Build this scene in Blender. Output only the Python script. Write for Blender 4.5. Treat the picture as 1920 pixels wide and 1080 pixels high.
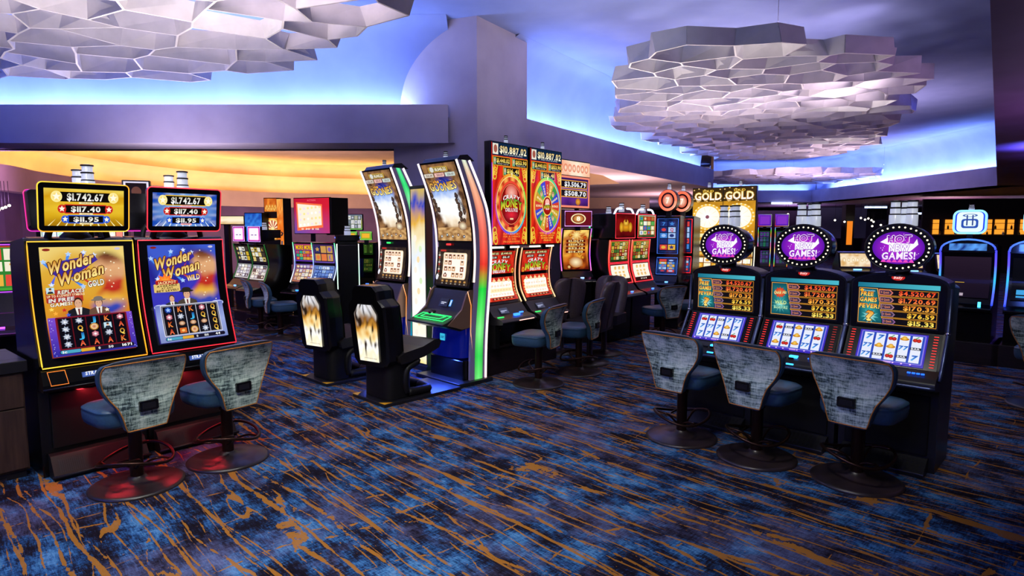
import bpy, bmesh, math, random
from mathutils import Vector, Matrix, noise
R=math.radians; PI=math.pi
for o in list(bpy.data.objects): bpy.data.objects.remove(o)
sc=bpy.context.scene; COL=sc.collection

# ------------------------------------------------ camera, world, exposure
cd=bpy.data.cameras.new('camera'); cam=bpy.data.objects.new('camera',cd); COL.objects.link(cam)
cd.sensor_width=36; cd.lens=36*1150/1920; cd.clip_end=200
cam.location=(0,0,1.75); cam.rotation_euler=(R(90)-math.atan(110/1150),0,0); sc.camera=cam
sc.view_settings.view_transform='Standard'; sc.view_settings.look='None'
sc.view_settings.exposure=0.0; sc.view_settings.gamma=1; sc.view_settings.use_curve_mapping=False
w=bpy.data.worlds.new('world'); sc.world=w; w.use_nodes=True
w.node_tree.nodes['Background'].inputs[0].default_value=(.62,.50,.90,1)
w.node_tree.nodes['Background'].inputs[1].default_value=.17

def area(name,loc,size,power,col,rot=(0,0,0),spread=180):
    l=bpy.data.lights.new(name,'AREA'); l.shape='RECTANGLE'; l.size,l.size_y=size; l.energy=power; l.color=col; l.spread=R(spread)
    o=bpy.data.objects.new(name,l); o.location=loc; o.rotation_euler=rot; COL.objects.link(o); return o
def spot(name,loc,to,power,col,ang=80,r=.12,blend=.6):
    l=bpy.data.lights.new(name,'SPOT'); l.energy=power; l.color=col; l.spot_size=R(ang); l.spot_blend=blend; l.shadow_soft_size=r
    o=bpy.data.objects.new(name,l); o.location=loc; o.rotation_euler=(Vector(to)-Vector(loc)).to_track_quat('-Z','Y').to_euler(); COL.objects.link(o); return o
UP=(R(180),0,0)
BLUE=(.33,.48,1.0); ORANGE=(1.0,.55,.16)
def strip(name,a,b,z,wd,power,col,tilt=0):
    a=Vector(a);b=Vector(b);m=(a+b)/2;L=(b-a).length;ang=math.atan2(b.y-a.y,b.x-a.x)
    o=area(name,(m.x,m.y,z),(L,wd),power,col); o.rotation_mode='QUATERNION'
    o.rotation_quaternion=Matrix.Rotation(ang,4,'Z').to_quaternion()@Matrix.Rotation(R(180)+tilt,4,'X').to_quaternion(); return o
# blue cove lamps lying in the pockets of the tall ceiling
strip('cove_lamp',(-12,10.08),(-1.7,10.08),3.56,.12,430,BLUE)
strip('cove_lamp',(.03,11.14),(6.39,20.48),3.56,.12,420,BLUE)
strip('cove_lamp',(15.25,30),(15.25,19.2),3.56,.12,560,BLUE)
strip('cove_lamp',(10,31.2),(15,31.2),3.56,.12,180,BLUE)
strip('cove_lamp',(-11,-4),(2,-4),3.6,.3,1900,(.13,.22,1.0))
strip('cove_lamp',(-11.5,9),(-11.5,-4),3.6,.3,1300,(.13,.22,1.0))
# ceiling downlights
WARM=(1,.90,.85)
for p,t,e in [((-1.0,1.0,4.95),(-2.6,4.4,0),700),((1.2,.8,4.95),(2.0,4.6,0),720),((0,2.6,4.95),(0,5,0),300),((-3.0,2.0,4.95),(-1,6,0),250),((2.2,3.2,3.05),(4.4,6,0),60),((-1,-1,4.9),(0,2.6,0),200)]:
    spot('downlight_lamp',p,t,e,(1,.97,.90),75,.18)
for x,y in [(-5,3.5),(-3,6.5),(3,7.5),(6,11),(8,15)]:
    spot('downlight_lamp',(x,y,4.95),(x,y,0),70,WARM,100,.15)
# added fills, bounce from carpet and machines onto the white sculptures and fascias
for x,y,e,c in [(-3.5,5.6,42,(1,.86,.88)),(1.8,8.6,24,(1,.88,.86)),(3.6,10.6,40,(1,.80,.85)),(9,16,50,(1,.72,.86)),(-5.2,8.9,26,(.95,.82,1)),(12,24,70,(.9,.65,1))]:
    area('bounce_fill',(x,y,1.9),(1.4,1.4),e*2.2,c,UP,130)

# added spots without fixtures, bounced light for the fascias and the pier
for p,t,e,c in [((-6,4.5,4.6),(-6.5,9.8,3.3),150,(1,.84,.92)),((-2,5.0,4.6),(-2.2,9.8,3.3),120,(1,.80,.92)),((1.2,5.5,4.6),(-.1,10,3.6),90,(.80,.82,1)),((5.5,9,4.6),(3.0,15,3.3),300,(1,.78,.92)),((9,18,4.6),(15,26,3.3),420,(1,.74,.95)),((10,22,4.6),(12,31,3.3),260,(1,.72,.95))]:
    spot('fill_spot',p,t,e,c,100,.3,1)
spot('fill_spot',(1,1.2,4.6),(3.4,7.6,4.05),420,(.72,.82,1),50,.3,1)  # added spot brightening the near rim of the right sculpture
spot('fill_spot',(-1,1.0,4.6),(-3.5,6,4.05),60,(.9,.88,1),60,.3,1)  # added spot brightening the left sculpture
area('violet_ceiling_fill',(6.4,6.2,1.4),(.4,.4),70,(.62,.36,.8),UP,170)  # added fills lifting the dark low ceiling, no lamp stands here
area('violet_ceiling_fill',(10,9.6,1.9),(.4,.4),40,(.62,.36,.8),UP,170)

# added fills brightening the far bar rooms and the fascia beside the amber tray
for x,y,e,c in [(19,27,160,(1,.62,.62)),(27,33,220,(.8,.6,1)),(16,35,150,(.8,.62,1)),(11,35,80,(.8,.6,.9)),(6,24,110,(1,.55,.5)),(2.6,16.5,130,(1,.6,.5)),(1.2,13.2,45,(1,.6,.55)),(5.5,31,90,(.9,.55,.8))]:
    area('far_room_fill',(x,y,1.7),(1.5,1.5),e,c,UP,170)
area('violet_fascia_fill',(-9.5,10.6,1.5),(.6,.6),260,(.80,.38,1),(R(125),0,R(25)),150)  # added fill, violet tint for the left wall and fascia
area('amber_fascia_fill',(-7.5,19,1.6),(1,1),330,(1,.58,.48),(R(115),0,R(10)),160)  # added fill, warm tint for the amber tray fascia
spot('fill_spot',(-4.4,8.0,3.0),(-4.0,10.2,.6),55,(.9,.95,1),60,.2,1)  # added spot brightening the distant stools

# ------------------------------------------------ colour and materials
def lin(c):
    c/=255; return c/12.92 if c<=.04045 else ((c+.055)/1.055)**2.4
def H(s,k=1):
    return (lin(int(s[0:2],16))*k,lin(int(s[2:4],16))*k,lin(int(s[4:6],16))*k,1)
MAT={}
def pr(name,col,rough=.5,metal=0,spec=.5,coat=0,emit=None,es=0):
    if name in MAT: return MAT[name]
    m=bpy.data.materials.new(name); m.use_nodes=True; b=m.node_tree.nodes['Principled BSDF']
    b.inputs['Base Color'].default_value=H(col) if isinstance(col,str) else col
    b.inputs['Roughness'].default_value=rough; b.inputs['Metallic'].default_value=metal
    b.inputs['Specular IOR Level'].default_value=spec; b.inputs['Coat Weight'].default_value=coat
    if emit: b.inputs['Emission Color'].default_value=H(emit); b.inputs['Emission Strength'].default_value=es
    MAT[name]=m; return m
def glow(col,k=3):
    n='glow_%s_%g'%(col,k)
    return pr(n,'101010',.4,emit=col,es=k)
def nt(m): return m.node_tree.nodes,m.node_tree.links,m.node_tree.nodes['Principled BSDF']
# screens: emission read from the drawn colours of the picture
def artmat(name,k):
    m=pr(name,'050505',.12,spec=.35); n,l,b=nt(m)
    a=n.new('ShaderNodeAttribute'); a.attribute_name='Col'
    l.new(a.outputs['Color'],b.inputs['Emission Color']); b.inputs['Emission Strength'].default_value=k
    m.cycles.emission_sampling='FRONT'; return m
SCREEN=artmat('screen_picture',1.05); TUBE=artmat('light_tube',1.5)
def noisy(name,c1,c2,scale,rough=.6,st=(1,1,1),spec=.5,bump=0,lo=.35,hi=.65):
    m=pr(name,c1,rough,spec=spec); n,l,b=nt(m)
    tc=n.new('ShaderNodeTexCoord'); mp=n.new('ShaderNodeMapping'); mp.inputs['Scale'].default_value=st
    no=n.new('ShaderNodeTexNoise'); no.inputs['Scale'].default_value=scale; no.inputs['Detail'].default_value=6
    cr=n.new('ShaderNodeValToRGB'); cr.color_ramp.elements[0].color=H(c1); cr.color_ramp.elements[1].color=H(c2)
    cr.color_ramp.elements[0].position=lo; cr.color_ramp.elements[1].position=hi
    l.new(tc.outputs['Object'],mp.inputs[0]); l.new(mp.outputs[0],no.inputs[0]); l.new(no.outputs[0],cr.inputs[0]); l.new(cr.outputs[0],b.inputs['Base Color'])
    if bump:
        bp=n.new('ShaderNodeBump'); bp.inputs['Strength'].default_value=bump; bp.inputs['Distance'].default_value=.01
        l.new(no.outputs[0],bp.inputs['Height']); l.new(bp.outputs[0],b.inputs['Normal'])
    return m
PLASTER=noisy('white_plaster','bcb9c4','c8c5cf',3,.85,spec=.2)
FASCIA=noisy('pale_lilac_paint','a9a0b4','b3aabd',2,.8,spec=.2)
CEIL=noisy('blue_lit_ceiling_paint','7884b4','808cbc',1.5,.9,spec=.1)  # blue of the cove light mixed into the ceiling colour
PURPLEWALL=noisy('violet_wall_paint','6a5a78','786689',1.2,.8,spec=.2)
DARKCEIL=noisy('dark_plum_ceiling','46304c','503a58',2,.6,spec=.3)
TAN=noisy('tan_ceiling_paint','b9a898','c4b3a2',1.5,.9,spec=.1)
SCULPT=noisy('white_metal_panel','c9c6c8','d6d2d4',5,.55,spec=.3)
BLACK=pr('gloss_black','060608',.22,spec=.5); MATTE=pr('matte_black','08080a',.55,spec=.3)
CHAR=pr('charcoal_plastic','17171c',.38); DGREY=pr('dark_grey_metal','2b2b31',.35,metal=.6)
CHROME=pr('chrome','b8bcc8',.16,metal=1); BRONZE=pr('dark_bronze','3a2620',.32,metal=.85)
BRONZEP=noisy('worn_bronze_plate','1b1517','33282a',5,.35,spec=.6)
LEATHER=noisy('blue_leather','2b4a62','32526a',60,.38,bump=.15)
BLEATHER=noisy('black_leather','131112','1b1818',70,.34,bump=.15)
PIPING=pr('orange_piping','b8752a',.5); SATIN=pr('bluish_satin_metal','4a5578',.3,metal=.8)
CLEAR=pr('frosted_lamp_shade','c8cdd6',.25,spec=.6,emit='c8d0e0',es=.45)
REDP=pr('red_plastic','9a1414',.35,emit='ff3020',es=.5)
WOOD=noisy('walnut_veneer','2e1e19','48332a',4,.45,st=(9,9,.9),lo=.3,hi=.7)
DWOOD=noisy('dark_stained_wood','140d10','22161a',4,.4,st=(1,1,6))
YELL=pr('warning_yellow','d8a018',.5)

def fabric():
    m=pr('distressed_silver_fabric','8090a0',.75,spec=.25); n,l,b=nt(m)
    tc=n.new('ShaderNodeTexCoord')
    def no(sc,st,de=4):
        mp=n.new('ShaderNodeMapping'); mp.inputs['Scale'].default_value=st; x=n.new('ShaderNodeTexNoise'); x.inputs['Scale'].default_value=sc; x.inputs['Detail'].default_value=de
        l.new(tc.outputs['Object'],mp.inputs[0]); l.new(mp.outputs[0],x.inputs[0]); return x.outputs[0]
    def mt(op,a,b_):
        x=n.new('ShaderNodeMath'); x.operation=op
        for i,v in enumerate((a,b_)):
            if isinstance(v,(int,float)): x.inputs[i].default_value=v
            else: l.new(v,x.inputs[i])
        return x.outputs[0]
    hz=no(34,(.35,.35,2.6)); vt=no(40,(3,3,.35)); bl=no(7,(1,1,1),2); fi=no(260,(1,1,1),1)
    s=mt('ADD',mt('MULTIPLY',hz,.40),mt('MULTIPLY',vt,.26)); s=mt('ADD',s,mt('MULTIPLY',bl,.44)); s=mt('ADD',s,mt('MULTIPLY',fi,.16))
    cr=n.new('ShaderNodeValToRGB'); e=cr.color_ramp.elements
    e[0].position=.52; e[0].color=H('27383c'); e[1].position=.72; e[1].color=H('d8e6da')
    q=e.new(.57); q.color=H('6e847e'); q=e.new(.62); q.color=H('a0b6ac'); q=e.new(.67); q.color=H('b8cec3')
    l.new(s,cr.inputs[0]); l.new(cr.outputs[0],b.inputs['Base Color']); return m
FABRIC=fabric()

def carpet():
    m=pr('patterned_carpet','203040',.95,spec=.08); n,l,b=nt(m)
    tc=n.new('ShaderNodeTexCoord')
    rot=n.new('ShaderNodeMapping'); rot.inputs['Rotation'].default_value=(0,0,R(46)); l.new(tc.outputs['Object'],rot.inputs[0])
    def mp(src,st,loc=(0,0,0)):
        x=n.new('ShaderNodeMapping'); x.inputs['Scale'].default_value=st; x.inputs['Location'].default_value=loc; l.new(src,x.inputs[0]); return x.outputs[0]
    def no(src,sc,de=4,ro=.55):
        x=n.new('ShaderNodeTexNoise'); x.inputs['Scale'].default_value=sc; x.inputs['Detail'].default_value=de; x.inputs['Roughness'].default_value=ro; l.new(src,x.inputs[0]); return x
    def mt(op,a,b_=0,c=None):
        x=n.new('ShaderNodeMath'); x.operation=op
        for i,v in enumerate((a,b_) if c is None else (a,b_,c)):
            if isinstance(v,(int,float)): x.inputs[i].default_value=v
            else: l.new(v,x.inputs[i])
        return x.outputs[0]
    P=rot.outputs[0]
    # distort sideways so the threads wander
    wob=no(mp(P,(1,1,1)),2.2,3)
    va=n.new('ShaderNodeVectorMath'); va.operation='MULTIPLY_ADD'; l.new(wob.outputs['Color'],va.inputs[0]); va.inputs[1].default_value=(.10,.05,0); l.new(P,va.inputs[2])
    wb2=no(mp(P,(1,1,1)),14,2)
    vb=n.new('ShaderNodeVectorMath'); vb.operation='MULTIPLY_ADD'; l.new(wb2.outputs['Color'],vb.inputs[0]); vb.inputs[1].default_value=(.02,.008,0); l.new(va.outputs[0],vb.inputs[2])
    Q=vb.outputs[0]
    sx=n.new('ShaderNodeSeparateXYZ'); l.new(Q,sx.inputs[0])
    wm=no(mp(P,(1,2,1)),3.0,5,.7).outputs[0]      # where threads thin out or break
    wm2=no(mp(P,(2,1,1),(7,3,0)),4.0,5,.7).outputs[0]
    def threads(ax,f,st,amp,loc,wd):              # wandering lines running mostly along one direction
        fld=mt('MULTIPLY_ADD',no(mp(P,st,loc),1.0,3,.55).outputs[0],amp,mt('MULTIPLY',sx.outputs[ax],f))
        return mt('LESS_THAN',mt('ABSOLUTE',mt('SUBTRACT',mt('FRACT',fld),.5)),wd)
    l1=threads(1,3.4,(.16,.9,1),2.6,(0,0,0),mt('MINIMUM',mt('MULTIPLY_ADD',wm,.22,-.082),.038))
    l2=mt('MAXIMUM',threads(1,6.5,(.22,1.1,1),6.0,(4,8,0),mt('MINIMUM',mt('MULTIPLY_ADD',wm2,.50,-.208),.055)),threads(1,9.0,(.3,1.4,1),7.0,(14,3,0),mt('MINIMUM',mt('MULTIPLY_ADD',wm,.60,-.275),.060)))
    l3=threads(0,1.6,(1.2,.35,1),3.0,(9,2,0),mt('MINIMUM',mt('MULTIPLY_ADD',wm2,.26,-.132),.022))
    sp=mt('GREATER_THAN',no(mp(P,(18,34,1)),1.6,3).outputs[0],.70)
    ln=mt('MAXIMUM',mt('MAXIMUM',l1,l2),mt('MAXIMUM',l3,sp))
    # blotches
    b1=no(mp(P,(1,1.6,1)),2.6,10,.72).outputs[0]; b2=no(mp(P,(3,20,1)),4.5,6,.75).outputs[0]; b3=no(mp(P,(22,3,1)),4.0,5,.7).outputs[0]
    s=mt('ADD',mt('MULTIPLY',b1,.56),mt('ADD',mt('MULTIPLY',b2,.26),mt('MULTIPLY',b3,.18)))
    cr=n.new('ShaderNodeValToRGB'); e=cr.color_ramp.elements
    e[0].position=.43; e[0].color=H('120e18'); e[1].position=.60; e[1].color=H('5f93c0')
    for p,c in ((.47,'1d1a28'),(.492,'1d3050'),(.52,'285080'),(.555,'3f74a4')): q=e.new(p); q.color=H(c,1.0)
    l.new(s,cr.inputs[0])
    g1=no(mp(P,(1,1,1),(5,9,0)),1.5,8,.65).outputs[0]
    mr=n.new('ShaderNodeMapRange'); mr.inputs[1].default_value=.50; mr.inputs[2].default_value=.58; l.new(g1,mr.inputs[0])
    g2=n.new('ShaderNodeValToRGB'); g2.color_ramp.elements[0].position=.42; g2.color_ramp.elements[0].color=H('1a1420'); g2.color_ramp.elements[1].position=.60; g2.color_ramp.elements[1].color=H('66668c'); l.new(s,g2.inputs[0])
    mx=n.new('ShaderNodeMix'); mx.data_type='RGBA'; l.new(mt('MULTIPLY',mr.outputs[0],.8),mx.inputs[0]); l.new(cr.outputs[0],mx.inputs[6]); l.new(g2.outputs[0],mx.inputs[7])
    my=n.new('ShaderNodeMix'); my.data_type='RGBA'; l.new(mt('MULTIPLY',ln,.92),my.inputs[0]); l.new(mx.outputs[2],my.inputs[6]); my.inputs[7].default_value=H('a87026')
    # yarn grain
    yg=no(mp(P,(1,1,1)),420,1).outputs[0]
    mz=n.new('ShaderNodeMix'); mz.data_type='RGBA'; mz.blend_type='MULTIPLY'; mz.inputs[0].default_value=.55; l.new(my.outputs[2],mz.inputs[6])
    g3=n.new('ShaderNodeValToRGB'); g3.color_ramp.elements[0].position=.35; g3.color_ramp.elements[0].color=(.35,.35,.35,1); g3.color_ramp.elements[1].position=.6; l.new(yg,g3.inputs[0]); l.new(g3.outputs[0],mz.inputs[7])
    l.new(mz.outputs[2],b.inputs['Base Color']); return m
CARPET=carpet()

# ------------------------------------------------ mesh collector
class G:
    def __init__(s): s.v=[];s.f=[];s.m=[];s.sm=[];s.c=[];s.hasc=False
    def add(s,vs,fs,mat=0,smooth=False,col=None):
        o=len(s.v); s.v+= [tuple(x) for x in vs]
        for f in fs: s.f.append([i+o for i in f]); s.m.append(mat); s.sm.append(smooth)
        if col is not None: s.hasc=True
        if col is None: col=(0,0,0,1)
        s.c+= col if isinstance(col,list) else [col]*len(vs)
        return s
    def box(s,x0,x1,y0,y1,z0,z1,mat=0,col=None):
        v=[(x0,y0,z0),(x1,y0,z0),(x1,y1,z0),(x0,y1,z0),(x0,y0,z1),(x1,y0,z1),(x1,y1,z1),(x0,y1,z1)]
        return s.add(v,[(0,3,2,1),(4,5,6,7),(0,1,5,4),(1,2,6,5),(2,3,7,6),(3,0,4,7)],mat,col=col)
    def prism(s,pr_,x0,x1,mat=0,smooth=False):   # closed (y,z) outline swept along x
        n=len(pr_); v=[(x0,y,z) for y,z in pr_]+[(x1,y,z) for y,z in pr_]
        s.add(v,[(i,(i+1)%n,n+(i+1)%n,n+i) for i in range(n)],mat,smooth)
        return s.add(v,[tuple(range(n))[::-1],tuple(range(n,2*n))],mat)
    def vprism(s,pl,z0,z1,mat=0,smooth=False,top=None):     # plan outline raised
        n=len(pl); tp=top or pl; v=[(x,y,z0) for x,y in pl]+[(x,y,z1) for x,y in tp]
        s.add(v,[(i,(i+1)%n,n+(i+1)%n,n+i) for i in range(n)],mat,smooth)
        return s.add(v,[tuple(range(n))[::-1],tuple(range(n,2*n))],mat)
    def yprism(s,pl,y0,y1,mat=0,smooth=False):   # (x,z) outline pushed in depth
        n=len(pl); v=[(x,y0,z) for x,z in pl]+[(x,y1,z) for x,z in pl]
        s.add(v,[(i,(i+1)%n,n+(i+1)%n,n+i) for i in range(n)],mat,smooth)
        return s.add(v,[tuple(range(n)),tuple(range(n,2*n))[::-1]],mat)
    def lathe(s,prof,c=(0,0),seg=24,mat=0,smooth=True):
        v=[];f=[];n=len(prof)
        for i in range(seg):
            a=2*PI*i/seg
            for r,z in prof: v.append((c[0]+r*math.cos(a),c[1]+r*math.sin(a),z))
        for i in range(seg):
            j=(i+1)%seg
            for k in range(n-1): f.append((i*n+k,j*n+k,j*n+k+1,i*n+k+1))
        s.add(v,f,mat,smooth)
        if prof[0][0]>1e-4: s.add([v[i*n] for i in range(seg)],[tuple(range(seg))[::-1]],mat)
        if prof[-1][0]>1e-4: s.add([v[i*n+n-1] for i in range(seg)],[tuple(range(seg))],mat)
        return s
    def tube(s,pts,r,mat=0,seg=8,closed=False,cols=None,smooth=True):
        P=[Vector(p) for p in pts]; n=len(P); v=[];f=[];c=[]
        up=None
        for i in range(n):
            if closed: t=P[(i+1)%n]-P[i-1]
            else: t=P[min(i+1,n-1)]-P[max(i-1,0)]
            t.normalize()
            if up is None: up=Vector((0,0,1)) if abs(t.z)<.9 else Vector((0,1,0))
            a=t.cross(up)
            if a.length<1e-5: a=t.orthogonal()
            a.normalize(); b=a.cross(t); b.normalize(); up=b
            rr=r[i] if isinstance(r,(list,tuple)) else r
            for k in range(seg):
                q=2*PI*k/seg; v.append(P[i]+a*math.cos(q)*rr+b*math.sin(q)*rr)
                if cols: c.append(cols[i])
        for i in range(n if closed else n-1):
            j=(i+1)%n
            for k in range(seg): f.append((i*seg+k,i*seg+(k+1)%seg,j*seg+(k+1)%seg,j*seg+k))
        if not closed: f+= [tuple(range(seg))[::-1],tuple(range((n-1)*seg,n*seg))]
        return s.add(v,f,mat,smooth,c if cols else None)
    def build(s,name,mats,parent=None,bevel=0,loc=None,solid=None,sub=0):
        me=bpy.data.meshes.new(name); me.from_pydata(s.v,[],s.f)
        if not isinstance(mats,(list,tuple)): mats=[mats]
        for m in mats: me.materials.append(m)
        me.polygons.foreach_set('material_index',s.m); me.polygons.foreach_set('use_smooth',s.sm)
        if s.hasc:
            ca=me.color_attributes.new('Col','FLOAT_COLOR','POINT')
            ca.data.foreach_set('color',[x for c in s.c for x in c])
        me.update()
        o=bpy.data.objects.new(name,me); COL.objects.link(o)
        if parent: o.parent=parent
        if loc: o.location=loc
        if bevel:
            b=o.modifiers.new('bevel','BEVEL'); b.width=bevel; b.segments=2; b.limit_method='ANGLE'; b.angle_limit=R(40)
        if sub:
            q=o.modifiers.new('sub','SUBSURF'); q.levels=sub; q.render_levels=sub
        return o
def tag(o,label=None,cat=None,group=None,kind=None):
    if label: o['label']=label
    if cat: o['category']=cat
    if group: o['group']=group
    if kind: o['kind']=kind
    return o
def thing(name,label,cat,loc,rz=0,group=None):
    o=bpy.data.objects.new(name,None); o.empty_display_size=.1; COL.objects.link(o)
    o.location=loc; o.rotation_euler=(0,0,rz); return tag(o,label,cat,group)
def struct(name,g,m,**k): o=g.build(name,m,**k); o['kind']='structure'; return o
def copy_tree(o,parent=None,ch=None):
    c=o.copy(); COL.objects.link(c); c.parent=parent
    for k in KIDS(o): copy_tree(k,c)
    return c
def KIDS(o): return [x for x in bpy.data.objects if x.parent==o]
def rrect(x0,y0,x1,y1,r,n=5):
    o=[]
    for cx,cy,a0 in ((x1-r,y0+r,-90),(x1-r,y1-r,0),(x0+r,y1-r,90),(x0+r,y0+r,180)):
        for i in range(n+1):
            a=R(a0+90*i/n); o.append((cx+r*math.cos(a),cy+r*math.sin(a)))
    return o
def ell(cx,cy,rx,ry,n=32): return [(cx+rx*math.cos(2*PI*i/n),cy+ry*math.sin(2*PI*i/n)) for i in range(n)]
def smooth(pts,n=6):      # catmull-rom through points
    P=[Vector(p) for p in pts]; o=[]
    for i in range(len(P)-1):
        a=P[max(i-1,0)];b=P[i];c=P[i+1];d=P[min(i+2,len(P)-1)]
        for k in range(n):
            t=k/n; o.append(.5*((2*b)+(c-a)*t+(2*a-5*b+4*c-d)*t*t+(3*b-a-3*c+d)*t**3))
    o.append(P[-1]); return [tuple(p) for p in o]

# ------------------------------------------------ lettering cache (one mesh per glyph)
GL={}
def _glyphs():
    tmp=[]
    for ch in "ABCDEFGHIJKLMNOPQRSTUVWXYZabcdefghijklmnopqrstuvwxyz0123456789$.,!?'-&+":
        for bold in (0,.03):
            cu=bpy.data.curves.new('g','FONT'); cu.body=ch; cu.resolution_u=2; cu.offset=bold
            o=bpy.data.objects.new('g',cu); COL.objects.link(o); tmp.append((ch,bold,o,cu))
    dg=bpy.context.evaluated_depsgraph_get()
    for ch,bold,o,cu in tmp:
        me=o.evaluated_get(dg).to_mesh()
        v=[(q.co.x,q.co.y) for q in me.vertices]; f=[tuple(p.vertices) for p in me.polygons]
        x0=min(p[0] for p in v); x1=max(p[0] for p in v)
        GL[ch,bold]=([(p[0]-x0,p[1]) for p in v],f,x1-x0); o.evaluated_get(dg).to_mesh_clear()
    for ch,bold,o,cu in tmp: bpy.data.objects.remove(o); bpy.data.curves.remove(cu)
_glyphs()

class Art:     # a picture drawn in metres on a sheet w wide (centred on u=0) and h high
    def __init__(s,w,h): s.w=w;s.h=h;s.v=[];s.f=[];s.c=[];s.L=0
    def _a(s,vs,fs,cols,L):
        if L is None: s.L+=1; L=s.L
        o=len(s.v); s.v+=[(x,y,L) for x,y in vs]; s.f+=[[i+o for i in f] for f in fs]
        s.c+= cols if isinstance(cols,list) else [cols]*len(vs)
    def grid(s,x0,y0,x1,y1,fn,nx=12,ny=20,L=None):
        v=[];c=[]
        for j in range(ny+1):
            for i in range(nx+1):
                a,b=i/nx,j/ny; v.append((x0+(x1-x0)*a,y0+(y1-y0)*b)); c.append(fn(a,b))
        s._a(v,[(j*(nx+1)+i,j*(nx+1)+i+1,(j+1)*(nx+1)+i+1,(j+1)*(nx+1)+i) for j in range(ny) for i in range(nx)],c,L)
    def rect(s,x0,y0,x1,y1,c,L=None,n=1):
        s.grid(x0,y0,x1,y1,lambda a,b:H(c) if isinstance(c,str) else c,1,max(n,int((y1-y0)/.05)+1),L)
    def poly(s,p,c,L=None): s._a(p,[tuple(range(len(p)))],H(c) if isinstance(c,str) else c,L)
    def fan(s,cx,cy,p,c0,c1,L=None):
        s._a([(cx,cy)]+p,[(0,i+1,(i+1)%len(p)+1) for i in range(len(p))],[H(c0)]+[H(c1)]*len(p),L)
    def disc(s,cx,cy,rx,ry,c,L=None,c1=None,n=24): s.fan(cx,cy,ell(cx,cy,rx,ry,n),c,c1 or c,L)
    def rr(s,x0,y0,x1,y1,r,c,L=None): s.poly(rrect(x0,y0,x1,y1,r,3),c,L)
    def star(s,cx,cy,r,c,k=.45,n=5,L=None,c1=None,rot=90):
        p=[(cx+(r if i%2==0 else r*k)*math.cos(R(rot)+PI*i/n),cy+(r if i%2==0 else r*k)*math.sin(R(rot)+PI*i/n)) for i in range(2*n)]
        s.fan(cx,cy,p,c,c1 or c,L)
    def ring(s,cx,cy,rx,ry,t,fn,n=40,L=None):
        v=[];c=[]
        for i in range(n):
            a=2*PI*i/n
            for k in (1,1-t): v.append((cx+rx*k*math.cos(a),cy+ry*k*math.sin(a))); c.append(fn(i/n) if callable(fn) else H(fn))
        s._a(v,[(2*i,2*i+1,(2*i+3)%(2*n),(2*i+2)%(2*n)) for i in range(n)],c,L)
    def text(s,t,x0,y0,x1,y1,c,bold=.03,sl=0,rot=0,L=None,out=None,arc=0,c2=None):
        xs=0;items=[]
        for ch in t:
            if ch==' ': xs+=.32; continue
            g=GL.get((ch,bold))
            if not g: continue
            items.append((g,xs)); xs+=g[2]+.075
        xs-=.075
        if xs<=0: return
        if out:
            o=(y1-y0)*.07
            for dx,dy in ((-o,0),(o,0),(0,-o),(0,o)): s.text(t,x0+dx,y0+dy,x1+dx,y1+dy,out,bold,sl,rot,s.L+1,None,arc)
            s.L+=1
        kx=(x1-x0)/xs; ky=(y1-y0)/.70
        if L is None: s.L+=1; L=s.L
        mx,my=(x0+x1)/2,(y0+y1)/2; cr,sr=math.cos(R(rot)),math.sin(R(rot))
        for (v,f,_),ox in items:
            vs=[];cc=[]
            for a,b in v:
                X=x0+(a+ox)*kx+b*ky*sl; Y=y0+b*ky
                if arc: Y-=arc*((X-mx)/((x1-x0)/2))**2
                X-=mx;Y-=my; vs.append((mx+X*cr-Y*sr,my+X*sr+Y*cr))
                if c2:
                    q=min(1,max(0,b/.7)); p,r_=H(c),H(c2); cc.append(tuple(r_[i]*(1-q)+p[i]*q for i in range(4)))
            s._a(vs,f,cc if c2 else H(c),L)
    def build(s,name,surf,parent,mat=None,dl=.0004):
        # cut the flat drawing into bands so that it bends with the glass
        me=bpy.data.meshes.new('t'); me.from_pydata(s.v,[],s.f); ca=me.color_attributes.new('Col','FLOAT_COLOR','POINT')
        ca.data.foreach_set('color',[x for c in s.c for x in c])
        bm=bmesh.new(); bm.from_mesh(me); k=.05
        while s.h>.2 and k<s.h:
            bmesh.ops.bisect_plane(bm,geom=bm.verts[:]+bm.edges[:]+bm.faces[:],plane_co=(0,k,0),plane_no=(0,1,0),dist=1e-6); k+=.05
        for v in bm.verts: v.co=surf(v.co.x,max(0,v.co.y),.0012+v.co.z*dl)
        bm.to_mesh(me); bm.free(); me.name=name; me.materials.append(mat or SCREEN)
        o=bpy.data.objects.new(name,me); COL.objects.link(o); o.parent=parent; return o
def surf(path,xc=0):      # path: (y,z) points from bottom to top; pictures face -y
    cum=[0]
    for a,b in zip(path,path[1:]): cum.append(cum[-1]+math.hypot(b[0]-a[0],b[1]-a[1]))
    def f(u,v,off):
        i=0
        while i<len(path)-2 and v>cum[i+1]: i+=1
        t=(v-cum[i])/(cum[i+1]-cum[i]); a,b=path[i],path[i+1]; L=cum[i+1]-cum[i]
        dy,dz=(b[0]-a[0])/L,(b[1]-a[1])/L
        return (xc+u,a[0]+(b[0]-a[0])*t-dz*off,a[1]+(b[1]-a[1])*t+dy*off)
    f.len=cum[-1]; return f
def sub_path(path,z0,z1):
    def yz(z):
        for a,b in zip(path,path[1:]):
            if min(a[1],b[1])<=z<=max(a[1],b[1]) and a[1]!=b[1]:
                t=(z-a[1])/(b[1]-a[1]); return (a[0]+(b[0]-a[0])*t,z)
        return path[0] if z<path[0][1] else path[-1]
    return [yz(z0)]+[p for p in path if z0<p[1]<z1]+[yz(z1)]
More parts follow.
